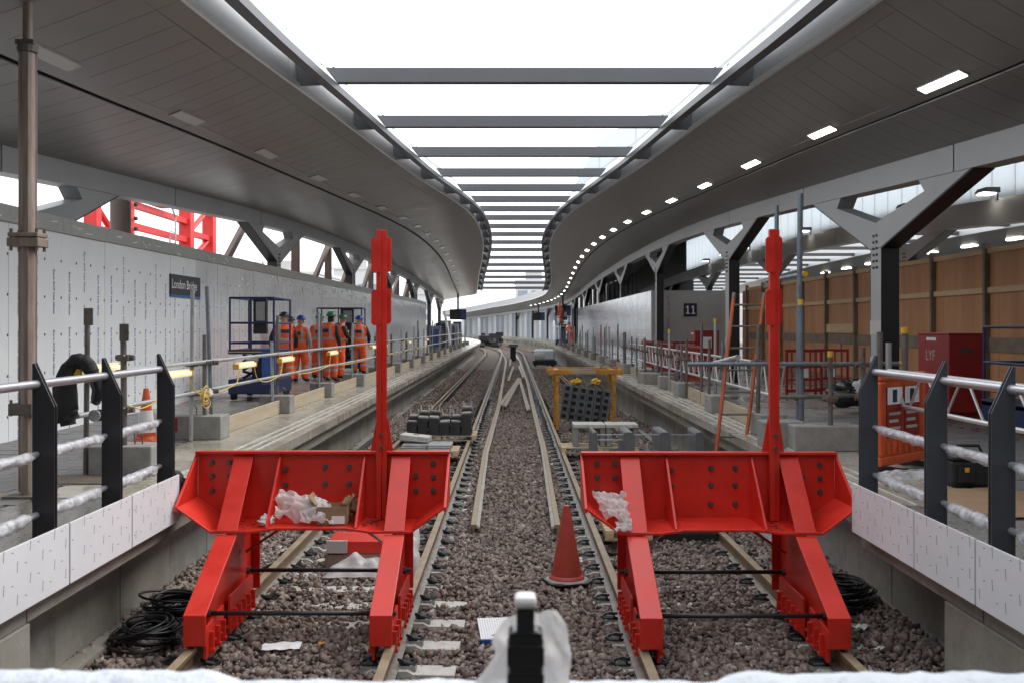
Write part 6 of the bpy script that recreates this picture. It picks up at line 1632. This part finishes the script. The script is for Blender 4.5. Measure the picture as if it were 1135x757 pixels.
# ================================================================== ON THE TRACKS FARTHER BACK
def gantry():
    t = thing('lifting_frame', (1.8, 24.7, 0), 'amber portal lifting frame standing astride the right track', 'lifting frame')
    m = M['yframe']; x0, x1 = 1.10, 2.50
    for y in (24.4, 25.7):
        for x in (x0, x1):
            mb = MB(); mb.box(x - 0.037, x + 0.037, y - 0.037, y + 0.037, -0.16, 1.26); lg = mb.build('leg', m, t, bevel=0.006)
            mb = MB(); mb.box(x - 0.11, x + 0.11, y - 0.11, y + 0.11, -0.18, -0.162); mb.build('foot_plate', m, lg)
            mb = MB(); mb.box(x - 0.05, x + 0.05, y - 0.05, y + 0.05, 0.66, 0.78); mb.build('leg_sleeve', m, lg)
            mb = MB(); mb.box(x - 0.055, x + 0.055, y - 0.055, y + 0.055, 1.08, 1.24); mb.build('corner_sleeve', m, lg)
        mb = MB(); mb.box(x0 - 0.17, x1 + 0.17, y - 0.06, y + 0.06, 1.262, 1.38); bm_ = mb.build('cross_beam', m, t, bevel=0.006)
        mb = MB(); mb.box(x0 + 0.35, x1 - 0.45, y - 0.064, y - 0.061, 1.29, 1.35); mb.build('beam_marking', M['inkg'], bm_)
        for x in (x0 - .16, x1 + .16):
            mb = MB(); mb.tube((x, y - 0.09, 1.32), (x, y + 0.09, 1.32), 0.075, 14); mb.tube((x, y - 0.1, 1.32), (x, y + 0.1, 1.32), 0.03, 8); mb.build('end_roller', m, t)
    for x in (x0, x1):
        mb = MB(); mb.box(x - 0.06, x + 0.06, 24.46, 25.64, 1.24, 1.36); mb.build('side_beam', m, t)
    for x in (1.58, 2.08):
        mb = MB(); mb.tube((x, 25.05, 1.22), (x, 25.05, 0.98), 0.03, 8); hk = mb.build('hoist_hook', M['coupler'], t)
        mb = blob((x + .02, 25.0, 1.04), (0.13, 0.1, 0.09), int(x*10), 0.5); mb.build('yellow_sling', M['yellow'], hk)
        mb = MB(); mb.path([(x, 25.0, 1.0), (x - 0.18, 24.95, 0.93), (x - 0.32, 24.9, 0.86)], 0.012, 6); mb.path([(x, 25.0, 1.0), (x + 0.12, 24.95, 0.92), (x + 0.22, 24.9, 0.82)], 0.012, 6); mb.build('sling_leg', M['blackcable'], hk)
    mb = MB(); mb.path([(x1 - .35, 24.4, 1.40), (x1 - .3, 24.4, 1.50), (x1 - .17, 24.4, 1.52), (x1 - .06, 24.4, 1.46), (x1, 24.4, 1.40)], 0.016, 6); mb.build('lifting_loop', M['coupler'], t)
    return t
gantry()
t = thing('block_bundle', (1.79, 24.6, 0.0), 'tilted bundle of dark hollow blocks strapped together under the amber frame', 'block bundle')
tilt = Matrix.Rotation(0.15, 3, 'Y'); yaw = Matrix.Rotation(-0.05, 3, 'Z'); RT = yaw @ tilt
bk = MB()
w_, h_, dp = 0.188, 0.165, 0.55
prof = [(-w_/2+.006, -h_/2+.004), (-.03, -h_/2+.004), (-.03, -h_/2+.03), (.03, -h_/2+.03), (.03, -h_/2+.004), (w_/2-.006, -h_/2+.004), (w_/2-.006, h_/2-.004), (.05, h_/2-.004), (.045, -.012), (-.045, -.012), (-.05, h_/2-.004), (-w_/2+.006, h_/2-.004)]
bk.cur = 1; bk.box(-w_/2+.003, w_/2-.003, -dp/2+.06, dp/2, -h_/2+.002, h_/2-.002)
bk.cur = 0
for (xa, xb, za, zb_) in ((-w_/2+.003, -.052, -h_/2+.002, h_/2-.002), (.052, w_/2-.003, -h_/2+.002, h_/2-.002), (-.0515, .0515, -h_/2+.002, -h_/2+.035), (-.0515, .0515, h_/2-.03, h_/2-.002)): bk.box(xa, xb, -dp/2, -dp/2+.0595, za, zb_); BK = bk.mesh('hollow_block', [M['slabdk'], M['black']])
for i in range(6):
    for j in range(5):
        o = bpy.data.objects.new('hollow_block', BK); COL.objects.link(o); o.parent = t
        p = RT @ Vector(((i - 2.5)*0.196, rnd.uniform(-.03, .03), (j - 2)*0.172))
        o.location = p + Vector((0.02, 0.1, 0.50)); o.rotation_euler = (RT @ Matrix.Rotation(rnd.uniform(-.02, .02), 3, 'Y')).to_euler()
for i in (-1, 1):
    mb = MB()
    c = Vector((0.02, 0.1, 0.50))
    pts = [c + RT @ Vector((i*0.35, -0.29, -0.44)), c + RT @ Vector((i*0.35, -0.31, 0.0)), c + RT @ Vector((i*0.35, -0.29, 0.45)), c + RT @ Vector((i*0.35, 0.29, 0.45))]
    mb.path(pts, 0.010, 6); mb.build('strap', M['black'], t, local=True)
def pallet(c, w_, d_, label, z=0.0, rz=0.0, group=None):
    t = thing('pallet', c, label, 'pallet', group, rz)
    for i in range(6):
        mb = MB(); y = -d_/2 + d_*(i + 0.5)/6; mb.box(-w_/2, w_/2, y - d_*0.062, y + d_*0.062, 0.092, 0.112); mb.build('deck_board', M['pine'] if i % 2 else M['board'], t, local=True)
    for x in (-w_/2 + .05, 0, w_/2 - .05):
        mb = MB(); mb.box(x - 0.045, x + 0.045, -d_/2, d_/2, 0.02, 0.091); mb.build('bearer', M['pine'], t, local=True)
    for y in (-d_/2 + .05, d_/2 - .05):
        mb = MB(); mb.box(-w_/2, w_/2, y - 0.045, y + 0.045, 0.0, 0.019); mb.build('skid', M['board'], t, local=True)
    return t
# pallets with concrete troughs and dark slabs in front of the amber frame
pallet((1.70, 19.6, -0.02), 1.5, 0.8, 'timber pallet carrying two upturned concrete troughs', 0)
for i, x in enumerate((1.50, 2.14)):
    t = thing('cable_trough', (x, 19.6, 0.095), ['upturned pale concrete cable trough, left of the pair on the pallet', 'upturned pale concrete cable trough, right of the pair on the pallet'][i], 'concrete trough')
    mb = MB(); mb.box(x - 0.31, x + 0.31, 19.3, 19.9, 0.46, 0.53); mb.build('slab_top', M['sleeper'], t, bevel=0.01)
    for q in (-1, 1):
        mb = MB(); mb.box(x + q*0.26 - 0.05, x + q*0.26 + 0.05, 19.32, 19.88, 0.096, 0.458); mb.build('side_wall', M['conc2'], t, bevel=0.008)
pallet((2.1, 15.9, 0.10), 1.8, 0.9, 'timber pallet under the upright dark slabs', 0)
t = thing('white_board', (1.9, 15.9, 0.215), 'pale flat board lying on the pallet between the upright slabs', 'board')
mb = MB(); mb.box(1.24, 2.98, 15.5, 16.3, 0.216, 0.30); mb.build('board', M['sleeper'], t, bevel=0.006)
for i, x in enumerate((1.29, 1.82, 2.38, 2.92)):
    lab = ['thin dark slab standing upright at the left end of the pallet', 'dark slab standing upright, second from the left on the pallet', 'dark slab standing upright, third from the left on the pallet', 'dark slab standing upright at the right end of the pallet'][i]
    t = thing('upright_slab', (x, 15.8, 0.302), lab, 'slab')
    hw = 0.035 if i == 0 else 0.085 if i < 3 else 0.07
    mb = MB(); mb.prism([(x - hw, 0.303), (x + hw, 0.303), (x + hw, 0.74), (x + hw - .03, 0.79), (x - hw + .02, 0.79), (x - hw, 0.76)], 'y', 15.45, 16.35 if i < 3 else 16.2); s_ = mb.build('slab_body', M['slabdk'], t, bevel=0.008)
    for q in range(4):
        mb = MB(); mb.tube((x, 15.52 + 0.2*q, 0.788), (x, 15.52 + 0.2*q, 0.795), 0.025, 8); mb.build('top_hole', M['sleeper'], s_)
tube_obj('tie_wire', (1.28, 15.6, 0.735), (2.97, 15.6, 0.735), 0.006, M['galv'], 'thin tie wire joining the upright slabs, upper', 'wire')
tube_obj('tie_wire', (1.28, 15.6, 0.655), (1.82, 15.6, 0.655), 0.006, M['galv'], 'thin tie wire joining the upright slabs, lower', 'wire')
pallet((1.35, 11.9, -0.04), 0.55, 0.9, 'timber pallet seen beside the right rail behind the buffer stop leg', 0)
t = thing('concrete_plinth', (2.0, 12.3, -0.1), 'grey concrete plinth on black bearers seen under the right buffer stop', 'concrete block')
mb = MB(); mb.box(1.72, 2.42, 12.0, 12.6, -0.05, 0.30); mb.build('block_body', M['conc2'], t, bevel=0.01)
mb = MB(); mb.box(1.6, 2.5, 11.9, 12.7, -0.17, -0.052); mb.build('bearer', M['black'], t)

# left track: stack of dark sleepers blocks on a pallet, flat slabs and pallet in front
pallet((-1.58, 21.8, -0.02), 1.6, 1.0, 'timber pallet on the left track under the pile of dark shoe blocks', 0)
gb = random.Random(3)
bb = MB(); bb.prism([(-.11, 0), (.11, 0), (.11, .075), (.07, .09), (-.07, .09), (-.11, .075)], 'y', -.17, .17); BBm = bb.mesh('shoe_block', M['plastdk'])
bt = MB(); bt.prism([(-.105, 0), (.105, 0), (.10, .03), (-.10, .03)], 'y', -.16, .16); BTm = bt.mesh('pale_cap', M['conc2'])
t = thing('shoe_block_pile', (-1.58, 21.8, 0.092), 'pile of dark shoe blocks with pale tops stacked on the left track', 'block pile')
for i in range(6):
    lv = [3, 4, 4, 3, 3, 5][i]
    for r, yb in enumerate((-0.28, 0.12)):
        for k in range(lv + (1 if r else 0)):
            o = bpy.data.objects.new('shoe_block', BBm); COL.objects.link(o); o.parent = t
            o.location = ((i - 2.5)*0.235 + gb.uniform(-.01, .01), yb, 0.002 + 0.091*k); o.rotation_euler = (0, 0, gb.uniform(-.04, .04))
        o = bpy.data.objects.new('pale_cap', BTm); COL.objects.link(o); o.parent = t
        zt_ = 0.002 + 0.091*(lv + (1 if r else 0))
        o.location = ((i - 2.5)*0.235, yb, zt_ + 0.003); o.rotation_euler = (gb.uniform(-.05, .05), gb.uniform(-.08, .08), gb.uniform(-.1, .1))
        if r:
            for q in (-1, 1):
                mb = MB(); x = (i - 2.5)*0.235 + q*0.085; mb.cbox((x, yb + .05, zt_ + 0.09), (0.022, 0.06, 0.12), M=Matrix.Rotation(q*0.12, 3, 'Y')); mb.build('upright_lug', M['sleeper'], t, local=True)
pallet((-1.60, 19.1, -0.02), 1.15, 0.9, 'timber pallet carrying flat steel plates on the left track', 0)
t = thing('steel_plate_stack', (-1.6, 19.0, 0.094), 'flat grey steel plates banded on the pallet on the left track', 'plate stack')
for k in range(3):
    mb = MB(); mb.box(-2.14 + .02*k, -1.18 + .01*k, 18.65 + .08*k, 19.45, 0.095 + 0.032*k, 0.125 + 0.032*k); mb.build('plate', M['galv'] if k == 2 else M['plate'], t, bevel=0.004)
mb = MB(); mb.box(-1.62, -1.60, 18.63, 18.649, 0.095, 0.195); mb.box(-1.62, -1.60, 18.63, 19.46, 0.192, 0.196); mb.build('band_strap', M['tubeblue'], t)
t = thing('cover_slab', (-1.88, 19.3, 0.21), 'pale concrete trough lid lying askew on the steel plates', 'concrete lid')
A = Matrix.Rotation(-0.12, 3, 'Z') @ Matrix.Rotation(0.10, 3, 'Y')
mb = MB(); mb.cbox((-1.88, 19.3, 0.28), (0.56, 0.42, 0.10), M=A); l_ = mb.build('slab_body', M['sleeper'], t, bevel=0.008)
mb = MB(); mb.cbox(Vector((-1.88, 19.3, 0.28)) + A @ Vector((0, 0.05, 0.051)), (0.11, 0.09, 0.004), M=A); mb.build('slab_hole', M['black'], l_)

# far: trolley with white wrapped load, dark box, dark pile
t = thing('trolley_load', (2.65, 63, 0), 'white plastic-wrapped load on a dark rail trolley, far on the right track', 'wrapped load')
mb = MB(); mb.box(1.36, 2.60, 60.8, 62.7, 0.37, 1.02); mb.build('wrapped_load', M['wrapw'], t, bevel=0.12)
mb = MB(); mb.box(1.33, 2.0, 60.72, 61.9, 0.5, 0.84); mb.build('wrapped_load', M['bag'], t, bevel=0.1)
t = thing('rail_trolley', (2.05, 61, 0), 'dark rail trolley under the white wrapped load', 'trolley')
mb = MB(); mb.box(1.28, 2.68, 60.2, 62.9, 0.10, 0.36); mb.build('deck', M['black'], t)
for x in (1.42, 2.48):
    for y in (60.6, 62.4):
        mb = MB(); mb.tube((x - .05, y, 0.11), (x + .05, y, 0.11), 0.12, 12); mb.build('wheel', M['bolt'], t)
t = thing('signal_box', (0.02, 76, -0.2), 'dark ground signal box standing between the far tracks', 'signal box')
mb = MB(); mb.box(-0.17, 0.27, 75.9, 76.3, -0.2, 0.85); mb.build('pedestal', M['black'], t)
mb = MB(); mb.box(-0.30, 0.40, 75.7, 76.5, 0.852, 1.12); mb.build('head', M['tubed'], t, bevel=0.05)
t = thing('spoil_pile', (-5.0, 128, 0), 'dark heap of stacked track material blocking the far bend', 'material pile')
g = random.Random(8)
mb = MB(); mb.box(-4.3, -1.4, 127.5, 131, -0.3, 1.25); mb.build('core', M['char'], t)
for k in range(22):
    x = -4.1 + g.uniform(0, 2.5); mb = MB(); mb.cbox((x, 127.4 + g.uniform(0, 2), 0.2 + g.uniform(0, 1.25)), (g.uniform(.5, 1.3), g.uniform(.8, 1.6), g.uniform(.2, .5)), g.uniform(-.3, .3)); mb.build('bundle', [M['char'], M['black'], M['slabdk']][k % 3], t)
# hanging indicator boxes under the canopies
def indicator(s, Y, t_, drop, label, m):
    p = sof(s, Y, t_)
    t = thing('hanging_indicator', p, label, 'indicator')
    mb = MB(); mb.tube(p + Vector((0, 0, 0.05)), p - Vector((0, 0, drop)), 0.09, 8); mb.build('drop_rod', M['black'], t)
    mb = MB(); q = p - Vector((0, 0, drop)); mb.box(q.x - 0.75, q.x + 0.75, q.y - .2, q.y + .2, q.z - 0.95, q.z); mb.build('case', m, t, bevel=0.03)
    mb = MB(); mb.box(q.x + 0.25, q.x + 0.7, q.y - .23, q.y - .203, q.z - 0.85, q.z - 0.1); mb.build('screen', M['bluem'], t)
indicator(-1, 90, 0.50, 1.35, 'black hanging indicator box under the far end of the left canopy', M['gloss'])
indicator(1, 92, 0.62, 0.9, 'small black hanging box under the far right canopy', M['gloss'])
indicator(1, 118, 0.62, 0.9, 'farthest small black hanging box under the right canopy', M['gloss'])
# leaning white board and red sign far left
t = thing('white_tube', (-4.6, 66, ZP), 'slanting white pole leaning among the far left scaffold posts', 'pole'); mb = MB(); mb.tube((-4.1, 66, ZP), (-4.55, 66.5, 3.45), 0.10, 10); mb.build('pole', M['white'], t)
for k in range(6):
    y = 62 + 5*k
    t = thing('site_cabinet', (-4.9, y, ZP), 'dark blue site cabinet in the clutter at the far end of the left platform', 'cabinet', 'cabinets on the far left platform')
    mb = MB(); mb.box(-5.2 + cxo(y), -4.5 + cxo(y), y, y + .8, ZP, ZP + 1.5 + .2*(k % 3)); mb.build('case', M['bluem'] if k % 2 else M['grey'], t)
    mb = MB(); mb.box(-5.1 + cxo(y), -4.6 + cxo(y), y - .02, y - .003, ZP + .2, ZP + 1.3); mb.build('door', M['blueb'] if k % 3 == 0 else M['tubed'], t)

# pale curved-roofed building rising beyond the right canopy, seen through the skylight
t = thing('curved_building', (60, 165, 0), 'pale tall building with a curved edge seen faintly through the skylight on the right', 'building')
pts = [(9.5, 20.0), (10.2, 25.5), (12.5, 29.5), (16, 32.3), (20, 34.2), (25, 35.6), (32, 36.5), (60, 37.0), (60, 20.0)]
mb = MB(); mb.prism(pts, 'y', 150, 190); mb.build('curved_shell', M['frost'], t)
mb = MB(); mb.prism([(x, z) for x, z in ((9.5, -0.6), (9.5, 19.95), (60, 19.95), (60, -0.6))], 'y', 151, 190); mb.build('wall', M['bwall'], t)
for k in range(8):
    mb = MB(); x = 13 + 5.5*k; mb.box(x, x + 0.25, 149.8, 149.98, 20.1, float(np.interp(x, [p[0] for p in pts[:8]], [p[1] for p in pts[:8]])) - 0.3); mb.build('mullion', M['bwall'], t)
